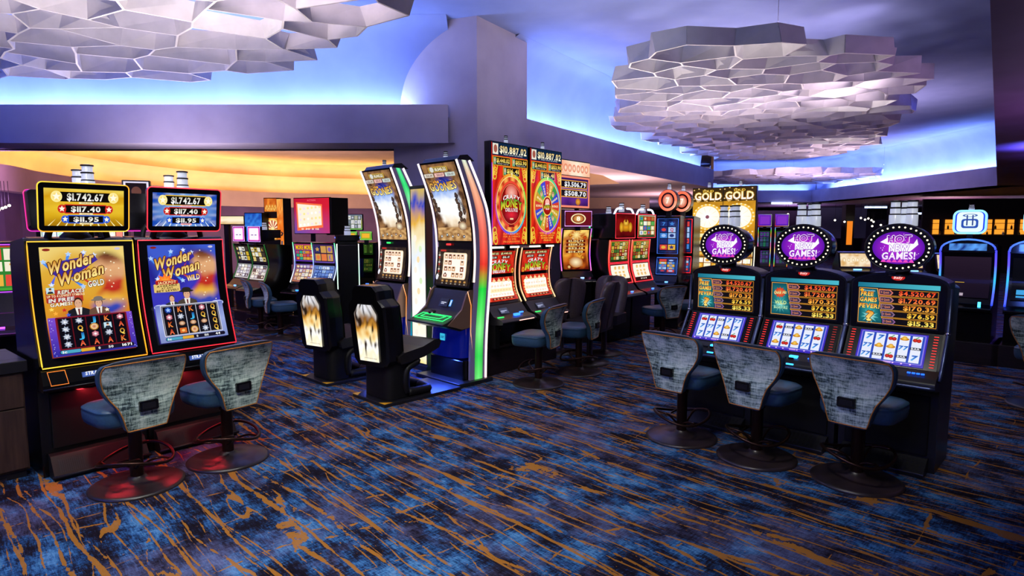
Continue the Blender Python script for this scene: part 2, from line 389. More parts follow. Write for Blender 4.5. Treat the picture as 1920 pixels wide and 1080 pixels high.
def off_path(path,d): 
    o=[]
    for i,p in enumerate(path):
        a=path[max(i-1,0)];b=path[min(i+1,len(path)-1)]; L=math.hypot(b[0]-a[0],b[1]-a[1]); o.append((p[0]-(b[1]-a[1])/L*d,p[1]+(b[0]-a[0])/L*d))
    return o
def mixc(a,b,t):
    a,b=H(a) if isinstance(a,str) else a,H(b) if isinstance(b,str) else b; t=min(1,max(0,t)); return tuple(a[i]*(1-t)+b[i]*t for i in range(4))
def ramp(cols,t):
    t=min(.9999,max(0,t))*(len(cols)-1); i=int(t); return mixc(cols[i],cols[i+1],t-i)
def nz(x,y,k=0): return noise.noise(Vector((x,y,k)))
# ================================================ THE ROOM
g=G(); g.box(-32,42,-6,48,-.1,0); struct('floor',g,CARPET)
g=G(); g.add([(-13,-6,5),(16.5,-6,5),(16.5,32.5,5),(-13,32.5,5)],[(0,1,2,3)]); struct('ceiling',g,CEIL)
# a fascia with a lamp pocket and the cove that rises behind it to the tall ceiling
def cove(name,a,b,back,dn=3.1,top=3.69,ceil=5.0,mats=None,ext=0):
    a=Vector(a);b=Vector(b); n=Vector(back).normalized()
    prof=[(.9,dn),(0,dn),(0,top),(.05,top),(.05,3.5),(.45,3.5)]
    cv=smooth([(.45,3.5),(.44,3.9),(.38,4.3),(.25,4.65),(.08,4.88),(-.15,4.998)],5); b0=(b-a).normalized()*ext
    g=G(); 
    for pr_,mi,sm in ((prof,0,False),(cv,1,True)):
        if mi: a=a-b0
        k=len(pr_); v=[(a.x+n.x*d,a.y+n.y*d,z) for d,z in pr_]+[(b.x+n.x*d,b.y+n.y*d,z) for d,z in pr_]
        g.add(v,[(i,i+1,k+i+1,k+i) for i in range(k-1)],mi,sm)
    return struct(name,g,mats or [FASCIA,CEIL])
D=Vector((.563,.826)); N=Vector((-.826,.563))
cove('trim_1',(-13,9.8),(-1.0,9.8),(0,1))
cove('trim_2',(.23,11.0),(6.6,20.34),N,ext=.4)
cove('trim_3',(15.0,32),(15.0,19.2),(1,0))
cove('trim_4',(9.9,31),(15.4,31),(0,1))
g=G(); g.add([(6.6,20.34,3.1),(9.9,31,3.1),(9.9,31,5),(6.6,20.34,5)],[(0,1,2,3)]); struct('wall_inner',g,FASCIA)
# corner pier
g=G(); g.vprism([(-.54,9.72),(.26,10.95),(-.3,12.2),(-2.2,11.6),(-1.95,10.30)],0,5.0); struct('wall_pier',g,FASCIA)
# slot diffuser and pale panel under the left beam
g=G(); g.box(-13,-1.3,10.55,10.6,3.085,3.099); struct('trim_5',g,MATTE)
g=G(); g.add([(-13,9.8,3.101),(-.9,9.8,3.101),(-.9,10.75,3.101),(-13,10.75,3.101)],[(0,1,2,3)]); g.box(-13,-.9,10.75,10.8,3.1,4.62); struct('trim_6',g,FASCIA)
# amber tray beyond the left beam
g=G(); g.add([(-30,10.8,4.6),(-1.5,10.8,4.6),(-1.5,31,4.6),(-30,31,4.6)],[(0,1,2,3)]); struct('ceiling',g,TAN)
Apl=[(-16.5,11.2),(-13.2,13),(-11.8,14.2),(-12.4,16.5),(-12.6,19.6),(-11.4,23.4),(-9.3,25.6),(-6.1,26.8),(-1.5,27),(6,27)]
Apl=smooth([(x,y,0) for x,y in Apl],5)
g=G(); n_=len(Apl)
bk=[]
for i,p in enumerate(Apl):
    a=Vector(Apl[max(i-1,0)]);b=Vector(Apl[min(i+1,n_-1)]);t=(b-a).normalized(); bk.append(Vector((-t.y,t.x,0)))
def loft(prof,mi):
    k=len(prof);v=[]
    for p,n in zip(Apl,bk):
        for d,z in prof: v.append((p[0]+n.x*d,p[1]+n.y*d,z))
    g.add(v,[(i*k+j,i*k+j+1,(i+1)*k+j+1,(i+1)*k+j) for i in range(n_-1) for j in range(k-1)],mi,True)
loft([(0,2.65),(0,3.25)],0); loft([(0,3.25),(.08,3.25)],0); loft([(.08,3.25),(.08,3.12)],0); loft([(.08,3.12),(.75,3.12)],0)
loft(smooth([(.75,3.12),(.75,3.35),(.68,3.7),(.45,3.95)],4),1); loft([(.45,3.95),(.53,3.95),(.53,3.8),(1.25,3.8)],0)
loft(smooth([(1.25,3.8),(1.25,4.1),(1.0,4.4),(.3,4.58),(-1,4.6)],4),1)
loft([(0,2.651),(.5,2.651)],0)
struct('trim_7',g,[TAN,TAN])
g=G(); k=2; v=[]
for p,n in zip(Apl,bk): v+= [(p[0]+n.x*.35,p[1]+n.y*.35,0),(p[0]+n.x*.35,p[1]+n.y*.35,2.66)]
g.add(v,[(2*i,2*i+2,2*i+3,2*i+1) for i in range(n_-1)]); struct('wall_left',g,PURPLEWALL)
for i in range(0,n_-5,5):
    a=Vector(Apl[i])+bk[i]*.4; b=Vector(Apl[i+5])+bk[i+5]*.4; L=(b-a).length
    strip('amber_cove_lamp',a[:2],b[:2],3.16,.1,13*L,ORANGE)
    a=Vector(Apl[i])+bk[i]*.9; b=Vector(Apl[i+5])+bk[i+5]*.9
    strip('amber_cove_lamp',a[:2],b[:2],3.86,.1,11*L,ORANGE)
# lower ceiling beyond the middle beam, with a small amber tray in it
g=G(); pol=[(-.3,12.0),(.23,11.0),(6.6,20.34),(9.9,31),(9.9,47),(-1,47),(-1,27)]
tr=[(.2,14.5),(1.85,14.4),(3.25,18.7),(.9,20.0)]
g.add([(p[0],p[1],3.12) for p in [(-.3,12),(.23,11),(1.9,13.45),(1.85,14.4),(.2,14.5),(6.6,20.34),(3.25,18.7),(.9,20),(9.9,31),(9.9,47),(-.8,47),(-.8,20)]],
      [(0,1,2,3,4),(2,5,6,3),(5,8,9,10,11,7,6),(0,4,7,11)]); struct('ceiling',g,FASCIA)
g=G(); v=[(x,y,3.12) for x,y in tr]+[(x,y,3.7) for x,y in tr]; g.add(v,[(0,1,5,4),(1,2,6,5),(2,3,7,6),(3,0,4,7),(4,5,6,7)]); struct('trim_8',g,TAN)
area('amber_cove_lamp',(1.6,16.8,3.2),(.9,3.2),60,ORANGE,UP)
# dark low ceiling to the right
g=G(); ln=[(-3.0,-3.65),(2.73,3.65),(15.02,19.2),(15.0,31),(9.9,31),(9.9,47),(42,47),(42,-6),(-3,-6)]
g.add([(x,y,3.10) for x,y in ln],[(0,1,2,7,8),(2,3,6,7),(3,4,5,6)])
g.add([(-3.0,-3.65,3.1),(15.02,19.2,3.1),(15.02,19.2,5.0),(-3.0,-3.65,5.0)],[(0,1,2,3)]); struct('ceiling',g,DARKCEIL)
area('blue_streak_fill',(8.75,10.0,2.5),(.25,.25),160,(.12,.14,1),UP,120)  # added light for the blue reflection on the dark low ceiling
area('blue_streak_fill',(10.2,10.6,2.6),(.25,.25),110,(.2,.12,1),UP,150)
g=G(); g.box(-32,42,47,47.2,0,5.1); struct('wall_back',g,PURPLEWALL)
g=G(); g.box(41.8,42,-6,47,0,3.2); struct('wall_right',g,PURPLEWALL)
# bright slots glowing in the far ceiling
def led(x0,x1,y,z,n): g=G(); g.box(x0,x1,y,y+.12,z,z+.1); o=g.build('trim_%d'%n,glow('bcd2ff',2.5)); o['kind']='structure'
led(13.0,14.0,30.9,3.0,9); led(20.6,22.0,36,2.98,10); led(23.2,24.6,36,2.62,11); led(25,28.3,36,2.7,12)

# ------------------------------------------------ folded white ceiling sculptures
def inside(p,poly):
    c=False;j=len(poly)-1
    for i in range(len(poly)):
        a,b=poly[i],poly[j]
        if (a[1]>p[1])!=(b[1]>p[1]) and p[0]<(b[0]-a[0])*(p[1]-a[1])/(b[1]-a[1])+a[0]: c=not c
        j=i
    return c
def sculpture(label,poly,Z,h,a,b,seed,wires,rot=0,jit=.15):
    rnd=random.Random(seed); cx=sum(p[0] for p in poly)/len(poly); cy=sum(p[1] for p in poly)/len(poly)
    root=thing('ceiling_sculpture',label,'ceiling decoration',(cx,cy,Z),0,'folded white panel sculptures')
    xs=[p[0] for p in poly];ys=[p[1] for p in poly]; R_=max(max(xs)-min(xs),max(ys)-min(ys))
    V={};E=set(); ca,sa=math.cos(R(rot)),math.sin(R(rot))
    def key(x,y): return (round(x*1000),round(y*1000))
    for j in range(-int(R_/b)-1,int(R_/b)+2):
        for i in range(-int(R_/a)-1,int(R_/a)+2):
            X=(i+.5*(j%2))*a; Y=j*b
            if not inside((cx+X*ca-Y*sa,cy+X*sa+Y*ca),poly): continue
            hx=[(X,Y-2*b/3),(X+a/2,Y-b/3),(X+a/2,Y+b/3),(X,Y+2*b/3),(X-a/2,Y+b/3),(X-a/2,Y-b/3)]
            ks=[key(*q) for q in hx]
            for q,kk in zip(hx,ks):
                if kk not in V: V[kk]=q
            for m in range(6): E.add(tuple(sorted((ks[m],ks[(m+1)%6]))))
    T={}
    for k,(x,y) in sorted(V.items()):
        tx,ty=x+rnd.uniform(-jit,jit)*a,y+rnd.uniform(-jit,jit)*b; bx,by=tx+rnd.uniform(-.08,.08)*a,ty+rnd.uniform(-.08,.08)*b
        T[k]=((tx*ca-ty*sa,tx*sa+ty*ca,h),(bx*ca-by*sa,bx*sa+by*ca,rnd.uniform(-.02,.02)))
    g=G()
    for p,q in sorted(E):
        tp,bp=Vector(T[p][0]),Vector(T[p][1]); tq,bq=Vector(T[q][0]),Vector(T[q][1])
        if rnd.random()<.0: continue
        d=(tq-tp); d.z=0; n=Vector((-d.y,d.x,0)).normalized()*.011
        v=[bp-n,bq-n,bq+n,bp+n,tp-n,tq-n,tq+n,tp+n]
        g.add(v,[(0,3,2,1),(4,5,6,7),(0,1,5,4),(1,2,6,5),(2,3,7,6),(3,0,4,7)])
    g.build('folded_panel_web',SCULPT,root)
    ks=sorted(T); 
    for i in range(wires):
        t=T[ks[int((i+.5)*len(ks)/wires)]][0]; g=G(); g.tube([(t[0],t[1],h-.05),(t[0],t[1],5-Z)],.003,seg=4); g.build('suspension_wire',CHROME,root)
    return root
sculpture('large white folded-panel sculpture hanging at upper left over the slot machines',
 [(-9.5,9.4),(-8,9.1),(-6.9,9.1),(-6.16,9.05),(-5.0,9.0),(-4.2,8.85),(-3.24,8.75),(-2.84,8.75),(-2.5,8.3),(-2.25,7.7),(-1.95,7.3),(-1.85,6.9),(-1.55,6.6),(-1.25,6.1),(-1.2,5.5),(-2.2,4.6),(-4,4.1),(-7,4.0),(-9.5,4.5)],3.9,.21,.88,.56,5,6,4,.21)
sculpture('large white folded-panel sculpture hanging at upper right, with an angular pale rim',
 [(1.75,7.55),(1.7,8.4),(1.85,9.1),(1.8,9.8),(1.95,11),(2.3,13.0),(2.9,14.0),(3.7,15.3),(5.2,17.8),(6.74,19.6),(7.48,19.5),(8.47,19.2),(9.6,17.9),(9.0,15.8),(8.3,14.07),(7.6,12.38),(6.9,11.05),(6.0,9.2),(5.35,8.2),(4.8,7.85),(4.13,7.85),(3.79,7.7),(3.35,7.85),(2.96,7.5),(2.16,7.5)],3.9,.21,.78,.50,11,8,-8,.21)
sculpture('smaller white folded-panel sculpture far back at right, beyond the larger one',
 [(7.9,25.2),(10,24.2),(13.8,24.2),(15.5,26.5),(14.8,29.5),(12.5,30),(10.2,30),(8.8,28)],3.9,.22,1.0,.75,21,4,0)

# ------------------------------------------------ casino stools
def stool_proto():
    root=thing('casino_stool','x','stool',(0,0,0))
    g=G(); g.lathe([(.29,0),(.292,.012),(.27,.022),(.16,.034),(.07,.045),(.05,.07)],seg=48); g.build('base',BRONZEP,root)
    g=G(); g.lathe([(.042,.05),(.042,.46)],seg=20); g.lathe([(.052,.40),(.052,.47)],seg=20); g.build('post',BRONZE,root)
    g=G(); g.tube([(.225*math.cos(a),.225*math.sin(a),.20+.03*math.sin(2*a)) for a in [2*PI*i/40 for i in range(40)]],.0115,closed=True)
    for a0 in (45,135,225,315):
        a=R(a0); z=.20+.03*math.sin(2*a)
        g.tube(smooth([(.225*math.cos(a),.225*math.sin(a),z),(.15*math.cos(a+.5),.15*math.sin(a+.5),z-.01),(.07*math.cos(a+.5),.07*math.sin(a+.5),.15),(.035*math.cos(a),.035*math.sin(a),.13)],4),.009)
    g.build('foot_ring',BRONZE,root)
    # seat: stacked soft rectangles
    g=G(); lay=[(.19,.15,.452),(.225,.18,.458),(.24,.195,.475),(.247,.20,.50),(.25,.202,.545),(.246,.199,.560),(.250,.203,.565),(.247,.20,.572),(.225,.18,.586),(.16,.12,.594),(.07,.06,.596)]
    n=32;v=[]
    for rx,ry,z in lay:
        for i in range(n):
            a=2*PI*i/n; c,s_=math.cos(a),math.sin(a); e=.45; 
            v.append((rx*math.copysign(abs(c)**e,c)*(1+.04*s_),ry*math.copysign(abs(s_)**e,s_)+.055,z))
    f=[(k*n+i,k*n+(i+1)%n,(k+1)*n+(i+1)%n,(k+1)*n+i) for k in range(len(lay)-1) for i in range(n)]
    g.add(v,f+[tuple(range(n))[::-1],tuple(range((len(lay)-1)*n,len(lay)*n))],0,True); g.build('seat',LEATHER,root)
    # backrest
    wt=[(0,.105),(.02,.125),(.10,.138),(.22,.152),(.36,.178),(.50,.222),(.62,.252),(.75,.268),(.86,.272),(.92,.266),(.96,.252),(.985,.232),(1,.20)]
    def W(t):
        for (a,x),(b,y) in zip(wt,wt[1:]):
            if a<=t<=b: return x+(y-x)*(t-a)/(b-a)
        return wt[-1][1]
    def yb(t): return -.205+ramp1([0,-.012,-.02,-.012,-.028,-.06,-.10],t)
    def ramp1(c,t):
        t=min(.9999,max(0,t))*(len(c)-1);i=int(t);return c[i]+(c[i+1]-c[i])*(t-i)
    def P(t,s,off,k=1):
        x=W(t)*s*k; z=.43+.50*t-.012*s*s*t
        return (x,yb(t)+x*x*(.5+.45*t)+off,z)
    T=[i/22 for i in range(23)]; S=[-1,-.93,-.8,-.55,-.25,0,.25,.55,.8,.93,1]
    def sheet(g,off,k,mat,t0=0,t1=1,flip=False):
        v=[];
        for t in T:
            tt=t0+(t1-t0)*t
            for s in S: v.append(P(tt,s,off(tt,s) if callable(off) else off,k))
        m=len(S); g.add(v,[(i*m+j,(i+1)*m+j,(i+1)*m+j+1,i*m+j+1) for i in range(len(T)-1) for j in range(m-1)],mat,True); return v,m
    g=G()
    fr=lambda t,s:.062-.02*abs(s)**6-.02*(abs(2*t-1))**8
    v1,m=sheet(g,0,1,0); v2,_=sheet(g,fr,1,0)
    o2=len(v1)
    bord=[j for j in range(m)]+[i*m+m-1 for i in range(1,len(T))]+[(len(T)-1)*m+j for j in range(m-2,-1,-1)]+[i*m for i in range(len(T)-2,0,-1)]
    g.add(v1+v2,[(bord[i],bord[(i+1)%len(bord)],o2+bord[(i+1)%len(bord)],o2+bord[i]) for i in range(len(bord))],0,True)
    g.build('backrest',LEATHER,root)
    g=G(); v,_=sheet(g,-.006,.955,0,.025,.955); pan=g.build('back_panel',FABRIC,root)
    g=G(); loop=[v[i] for i in bord]; g.tube([(x,y,z) for x,y,z in loop],.0042,closed=True,seg=6); g.build('piping',PIPING,root)
    z0=.60; t0=(z0-.43)/.5; y0=yb(t0)
    g=G(); g.yprism(rrect(-.058,z0-.034,.058,z0+.034,.01),y0-.022,y0+.02); h=g.build('handle',BLACK,root,bevel=.003)
    g=G(); g.yprism(rrect(-.04,z0-.018,.04,z0+.018,.004),y0-.0235,y0-.01); g.build('handle_grip',DGREY,h)
    return root
stool=stool_proto(); used=[]
def place_stool(x,y,rz,label,group='silver-backed casino stools'):
    o=stool if not used else copy_tree(stool)
    used.append(1); o.location=(x,y,0); o.rotation_euler=(0,0,R(rz)); tag(o,label,'stool',group); return o
place_stool(-2.58,4.08,54,'silver fabric-backed stool in front of the gold-bordered slot machine at left')
place_stool(-2.17,4.55,56,'silver fabric-backed stool in front of the red-bordered slot machine at left')
place_stool(1.43,5.04,-48,'silver fabric-backed stool leftmost of the three at the oval-topped slot machines')
place_stool(1.88,4.58,-50,'silver fabric-backed stool in the middle of the three at the oval-topped slot machines')
place_stool(2.41,4.15,-50,'silver fabric-backed stool rightmost of the three at the oval-topped slot machines')
place_stool(.30,6.84,62,'silver-backed stool nearer the camera of the two at the tall red wheel machines')
place_stool(.82,7.42,62,'silver-backed stool farther of the two at the tall red wheel machines')
place_stool(-4.28,10.35,-60,'distant silver-backed stool, left of the pair behind the red-bordered machine')
place_stool(-3.72,9.75,-62,'distant silver-backed stool, right of the pair behind the red-bordered machine')
place_stool(2.28,9.2,30,'dim silver-backed stool in front of the red-framed three-reel machines')
place_stool(2.95,9.9,52,'dim stool seen from its side behind the leftmost oval-topped machine')
place_stool(5.26,5.95,-50,'silver-backed stool cut off by the right edge of the photo')

SLEATHER=noisy('brown_black_leather','4a3f44','54484c',50,.36,bump=.12)
# black leather chairs behind the tall wheel machines
def leather_chair(x,y,rz,label):
    root=thing('leather_chair',label,'chair',(x,y,0),R(rz),'black leather gaming chairs')
    g=G(); g.lathe([(.26,0),(.26,.015),(.1,.04),(.04,.06),(.04,.45)],seg=28); g.build('pedestal',BRONZEP,root)
    g=G(); g.vprism(rrect(-.26,-.24,.26,.26,.08),.45,.58); g.build('seat',BLEATHER,root,bevel=.03)
    g=G(); 
    for s_ in (-1,1):
        rows=[(.46,.17),(.52,.21),(.70,.235),(.88,.25),(.98,.245),(1.04,.215),(1.075,.16),(1.085,.08)]; v=[]
        for z,w_ in rows:
            y=-.20-.22*(z-.46)
            for k,(fx,fy) in enumerate(((0,-.005),(.15,-.035),(.6,-.035),(.93,-.01),(1,.03),(.93,.06),(.5,.075),(.0,.06))): v.append((s_*(.004+fx*(w_-.004)),y+fy,z))
        g.add(v,[tuple((i*8+k,i*8+(k+1)%8,(i+1)*8+(k+1)%8,(i+1)*8+k)[::s_]) for i in range(7) for k in range(8)]+[tuple(range(56,64)),tuple(range(8))],0,True)
    g.build('backrest',SLEATHER,root)
    return root
leather_chair(1.02,7.95,58,'dark leather chair back just right of the tall red wheel machines')
leather_chair(1.30,8.56,150,'dark leather chair with its front to us beside the gold lit machine')
leather_chair(.70,8.66,20,'dark leather chair partly hidden behind the tall red wheel machines')

# litter cabinet at the far left
o=thing('litter_cabinet','walnut-veneered litter cabinet with dark top at the left edge','cabinet',(-3.42,4.22,0),R(50))
g=G(); g.box(-.62,-.0,.02,.6,.05,.76); g.build('body',WOOD,o,bevel=.004)
g=G(); g.box(-.61,-.01,-.0,.02,.07,.50); g.build('door',WOOD,o,bevel=.003)
g=G(); g.box(-.61,-.01,-.0,.02,.51,.755); g.build('flap',WOOD,o,bevel=.003)
g=G(); g.box(-.64,.02,-.02,.10,.76,.84); g.box(-.64,.02,.50,.62,.76,.84); g.box(-.64,-.50,.10,.50,.76,.84); g.box(-.12,.02,.10,.50,.76,.84); g.box(-.5,-.12,.10,.50,.76,.78); g.build('top_tray',CHAR,o,bevel=.004)
g=G(); g.box(-.6,-.02,.03,.58,0,.05); g.build('plinth',DGREY,o)
g=G(); g.box(-.30,-.14,-.008,.0,.004,.03); g.build('kick_label',CHROME,o)
# ================================================ PICTURES ON THE SCREENS
def cloud(cols,k=0,sc=3,amp=.8,vert=True):
    return lambda a,b: ramp(cols,(b if vert else a)+amp*.5*nz(a*sc,b*sc*1.6,k))
def letter(A,x,y,s,ch):
    c={'J':('3fb4e8','1450a0'),'Q':('ffd860','b06a10'),'K':('ff9a4a','b03010'),'A':('ff7a50','a81c10')}[ch]
    A.text(ch,x-s*.34,y-s*.40,x+s*.34,y+s*.40,c[1],.03,L=None,out='1a0a08',c2=c[0])
def nugget(A,x,y,s,k=0):
    rnd=random.Random(k); c=rnd.choice([('e8ecf4','7884a0'),('dfe4f0','8890a8')])
    A.star(x,y,s*.55,c[0],.62,7,c1=c[1],rot=rnd.uniform(0,90))
    for _ in range(4): A.star(x+rnd.uniform(-.3,.3)*s,y+rnd.uniform(-.3,.3)*s,s*.1,'ffffff',.4,4)
def medal(A,x,y,s,c='e8b848',i='c0583a'):
    A.disc(x,y,s*.5,s*.5,c,c1='a86a18'); A.disc(x,y,s*.38,s*.38,i,c1='f0d0a0')
def gem(A,x,y,s):
    A.star(x,y,s*.5,'f4d0d8',.8,6,c1='b04860'); A.star(x,y,s*.2,'ffffff',.5,4)
def portrait(A,x,y,s):      # plain bust, suit and tie
    A.rect(x-s*.5,y-s*.45,x+s*.5,y+s*.45,'bfe0f0'); A.poly([(x-s*.4,y-s*.45),(x-s*.25,y-s*.15),(x+s*.25,y-s*.15),(x+s*.4,y-s*.45)],'222834'); A.disc(x,y+s*.1,s*.17,s*.24,'e0b090'); A.disc(x,y+s*.27,s*.18,s*.12,'2a1a14')
def bust(A,x,y,s,coat,hair,hat=None):
    A.poly([(x-s*.55,y),(x-s*.48,y+s*.35),(x-s*.15,y+s*.5),(x+s*.15,y+s*.5),(x+s*.48,y+s*.35),(x+s*.55,y)],coat)
    A.poly([(x-s*.1,y+s*.1),(x-s*.16,y+s*.5),(x+s*.16,y+s*.5),(x+s*.1,y+s*.1)],'e8e4dc'); A.poly([(x-s*.03,y+s*.1),(x-s*.04,y+s*.42),(x+s*.04,y+s*.42),(x+s*.03,y+s*.1)],'6a1820')
    A.disc(x,y+s*.76,s*.2,s*.28,hair); A.disc(x,y+s*.70,s*.165,s*.24,'d8a585')
    A.disc(x-s*.07,y+s*.74,s*.02,s*.015,'302018'); A.disc(x+s*.07,y+s*.74,s*.02,s*.015,'302018')
    if hat: A.disc(x,y+s*.90,s*.38,s*.07,hat); A.disc(x,y+s*.98,s*.24,s*.14,hat)
def reels(A,x0,y0,x1,y1,nc,nr,bg,fn,line='401018',gap=.08,strip=True):
    cw=(x1-x0)/nc; rh=(y1-y0)/nr; A.rect(x0,y0,x1,y1,line); A.L+=1; L=A.L
    for i in range(nc):
        A.rect(x0+cw*(i+gap/2),y0+rh*.03,x0+cw*(i+1-gap/2),y1-rh*.03,bg,L)
    for i in range(nc):
        for j in range(nr): fn(A,x0+cw*(i+.5),y1-rh*(j+.5),min(cw,rh),i,j)
def sunray(c0,c1,n=14,cx=.5,cy=.5):
    def f(a,b):
        t=math.atan2(b-cy,a-cx); return mixc(c0,c1,.5+.5*math.sin(t*n))
    return f

def art_progress(gold):       # three stacked meters
    A=Art(.58,.262)
    bg=cloud(['a87808','d8a818','e8c030','d09a10','e8cc50'],1,3,.4) if gold else (lambda a,b: mixc(mixc('90c8f8','1848b0',abs(a-.5)*1.6+abs(b-.45)*.8),'ffffff',.25*max(0,math.sin(math.atan2(b-.5,a-.5)*16))))
    A.grid(-.29,0,.29,.262,bg,28,14)
    for k in range(10):
        x=-.27+.06*k; A.poly([(x,0),(x+.012,0),((x+.006)*.8,.05)],'fff0a8' if gold else 'e8f4ff')
    for y,h,w_,t,ic,tc in ((.172,.068,.36,'$1,742.67','e8b830','fff6d0'),(.095,.052,.29,'$117.40','c82820','fff0e0'),(.026,.046,.25,'$11.95','2a5ad0','e8f4ff')):
        A.rr(-w_/2-.012,y-.007,w_/2+.012,y+h+.007,.012,ic); A.rect(-w_/2,y,w_/2,y+h,'0c0806')
        A.text(t.replace(',','.') if gold or 1 else t,-w_*.37,y+h*.14,w_*.37,y+h*.86,'c8c4b0',c2='ffffff')
        for s in (-1,1):
            cx=s*(w_/2+.026); A.disc(cx,y+h/2,h*.58,h*.58,ic,c1='fff0a0' if ic[0]=='e' else ic); A.star(cx,y+h/2,h*.45,'fff8e0',.45)
        A.rr(-.05,y-.014,.05,y-.001,.004,'f4e4a8' if gold else 'ffb0b0'); A.text('MAXI'if h>.06 else('MAJOR' if h>.045 else 'MINOR'),-.03,y-.012,.03,y-.004,'6a3010',0)
    return A
def art_heroine(gold):
    Wd,Hh=.50,.76; A=Art(Wd,Hh); x0=-Wd/2
    bg=['8a3414','c86820','d89428','dcaa38','ecd078'] if gold else ['1c1260','3024a0','3a38b8','221f88','3c58c8']
    cf=cloud(bg,2 if gold else 5,2.5,.5); sw=['2a3ca8','3a48b0','e8b040','b82820','c03828','d8a070','e0a878','8a5030','4a2418']
    def bgf(a,b):      # soft coloured glow at the right side
        t=(b-.36)/.60; q=max(0,1-abs(a-.80-.05*math.sin(b*11))/(.20+.05*math.sin(b*17)))*min(1,max(0,min((b-.34)*12,(.97-b)*10)))
        return mixc(cf(a,b),ramp(sw,t+.06*nz(a*8,b*8,4)),min(1,q*2.2))
    A.grid(x0,0,-x0,Hh,bgf,40,60)
    for k in range(16):
        rnd=random.Random(k+7*gold); A.star(.10+rnd.random()*.12,.31+rnd.random()*.42,.007,'fff4d0',.4,4 if k%2 else 5)
    # streaking stars
    for k,(sx,sy,ex,ey) in enumerate([(-.12,.60,-.09,.71),(-.06,.60,-.0,.72),(-.02,.56,.06,.70),(-.10,.55,-.02,.48),(-.17,.57,-.2,.50),(-.04,.55,.04,.49),(-.2,.6,-.235,.66)]):
        dx,dy=ex-sx,ey-sy; L=math.hypot(dx,dy); nx,ny=-dy/L*.011,dx/L*.011
        A.poly([(sx,sy),(ex+nx,ey+ny),(ex-nx,ey-ny)],['4a8ae8','5a6ae0','c83830'][k%3]); A.star(ex,ey,.02,'f4f4ff' if k%3 else '9ac8ff',.45,c1='c0d8ff')
    A.poly([(-.19,.575),(-.13,.665),(.06,.70),(.08,.665),(-.12,.52)],'3a2a98'); 
    A.text('Wonder',-.235,.605,.05,.685,'d08a20',.03,.35,16,out='5a2408',c2='ffe890')
    A.text('Woman',-.185,.525,.105,.605,'d08a20',.03,.35,16,out='5a2408',c2='ffe890')
    A.text('GOLD' if gold else 'WILD',.005,.478,.105,.520,'e8e0c8' if gold else 'ffb020',.03,.1,8,out='40200c',c2='fffbe8')
    A.disc(-.215,.742,.022,.009,'8a2018'); A.disc(.205,.742,.018,.009,'c8c0d8')
    if gold:
        A.poly(rrect(-.24,.375,-.03,.465,.008,2),'b03828'); A.rect(-.235,.435,-.19,.49,'c8b040'); portrait(A,-.2125,.462,.045)
        A.text('REPLACES',-.175,.438,-.02,.462,'f4ecd8',.03,.2,3,out='401010'); A.text('UP TO 4 LOWEST SYMBOLS',-.235,.416,-.02,.432,'f4e0b0',.03,0,2)
        A.text('IN FREE',-.23,.383,-.085,.407,'f4ecd8',.03,.15,3,out='203080'); A.text('GAMES!',-.225,.352,-.10,.376,'f4ecd8',.03,.15,3,out='401010')
        bust(A,-.065,.268,.13,'1c1c24','3a241c'); bust(A,.055,.268,.12,'6a4a3a','5a3020','7a7068')
        for k,(x,y,c) in enumerate([(-.2,.3,'ffb040'),(-.15,.32,'c82828'),(-.13,.285,'4060d0'),(-.22,.33,'ffd860'),(.1,.30,'fff0d0')]): A.star(x,y,.016,c)
    else:
        A.star(-.15,.475,.07,'ffb040',.6,9,c1='ff6a20'); A.rr(-.235,.395,-.05,.46,.006,'e0c070'); A.rr(-.22,.455,-.06,.485,.004,'a82020')
        A.text('JACKPOT',-.205,.460,-.075,.480,'ffe0a0',.03,.1,2); A.text('AVAILABLE',-.215,.438,-.07,.453,'402010',.03,.1,3); A.text('AT ANY',-.185,.420,-.10,.433,'402010',.03,.1,3); A.text('BET LEVEL!',-.22,.400,-.065,.415,'402010',.03,.1,3)
        bust(A,-.12,.268,.10,'30343e','4a3428'); bust(A,-.01,.268,.14,'4a4038','2a1c18','2a2420')
        for x in (-.22,-.19,.2,.225): A.disc(x,.28,.035,.02,'b8c0f0')
    # reels
    def fn(A,x,y,s,i,j):
        t=(['**JK#','*QOPA','*J#*Q','*AAAK'] if gold else ['@KK#Q','#*JQQ','KMMMQ','AmO*Q'])[j][i]; s*=.86
        if t in 'JQKA': letter(A,x,y,s,t)
        elif t=='*': nugget(A,x,y,s,i+j)
        elif t=='#': gem(A,x,y,s)
        elif t=='O': medal(A,x,y,s*1.15)
        elif t=='P': portrait(A,x,y,s)
        elif t=='@': A.disc(x,y,s*.5,s*.5,'2a5ad0',c1='102870'); A.star(x,y,s*.4,'9ac0ff')
        elif t=='m': A.rect(x-s*.5,y-s*.4,x+s*.5,y+s*.4,'d86a28'); A.disc(x,y,s*.25,s*.2,'f0c070')
        else: A.disc(x,y,s*.45,s*.35,'f0d0b0',c1='a87048')
    if gold:
        A.grid(x0,0,-x0,.272,cloud(['2a2a98','5a3ab8','7a4ac8'],3,5,.5),8,8); rr=random.Random(3)
        for k in range(30): A.star(rr.choice([-1,1])*(.225+rr.random()*.02),rr.random()*.26,.004,'c8c8ff',.4,4)
        A.rr(-.212,.040,.212,.270,.008,'7a1424'); reels(A,-.202,.047,.202,.262,5,4,'0a0812',fn,'5a0c18')
    else:
        A.grid(x0,0,-x0,.292,cloud(['7a88c0','9aa8e0','6a78c0'],4,5,.4),8,8)
        A.rr(-.215,.045,.215,.292,.006,'d8d8e8'); A.rr(-.210,.050,.210,.286,.006,'50505c'); reels(A,-.203,.052,.203,.280,5,4,'121018',fn,'c0c0d0',.06)
    A.rr(-.22,.008,.22,.036,.012,'181428'); A.rr(-.216,.011,-.10,.033,.01,'4aa0c0'); A.rect(-.10,.011,-.02,.033,'e0a830')
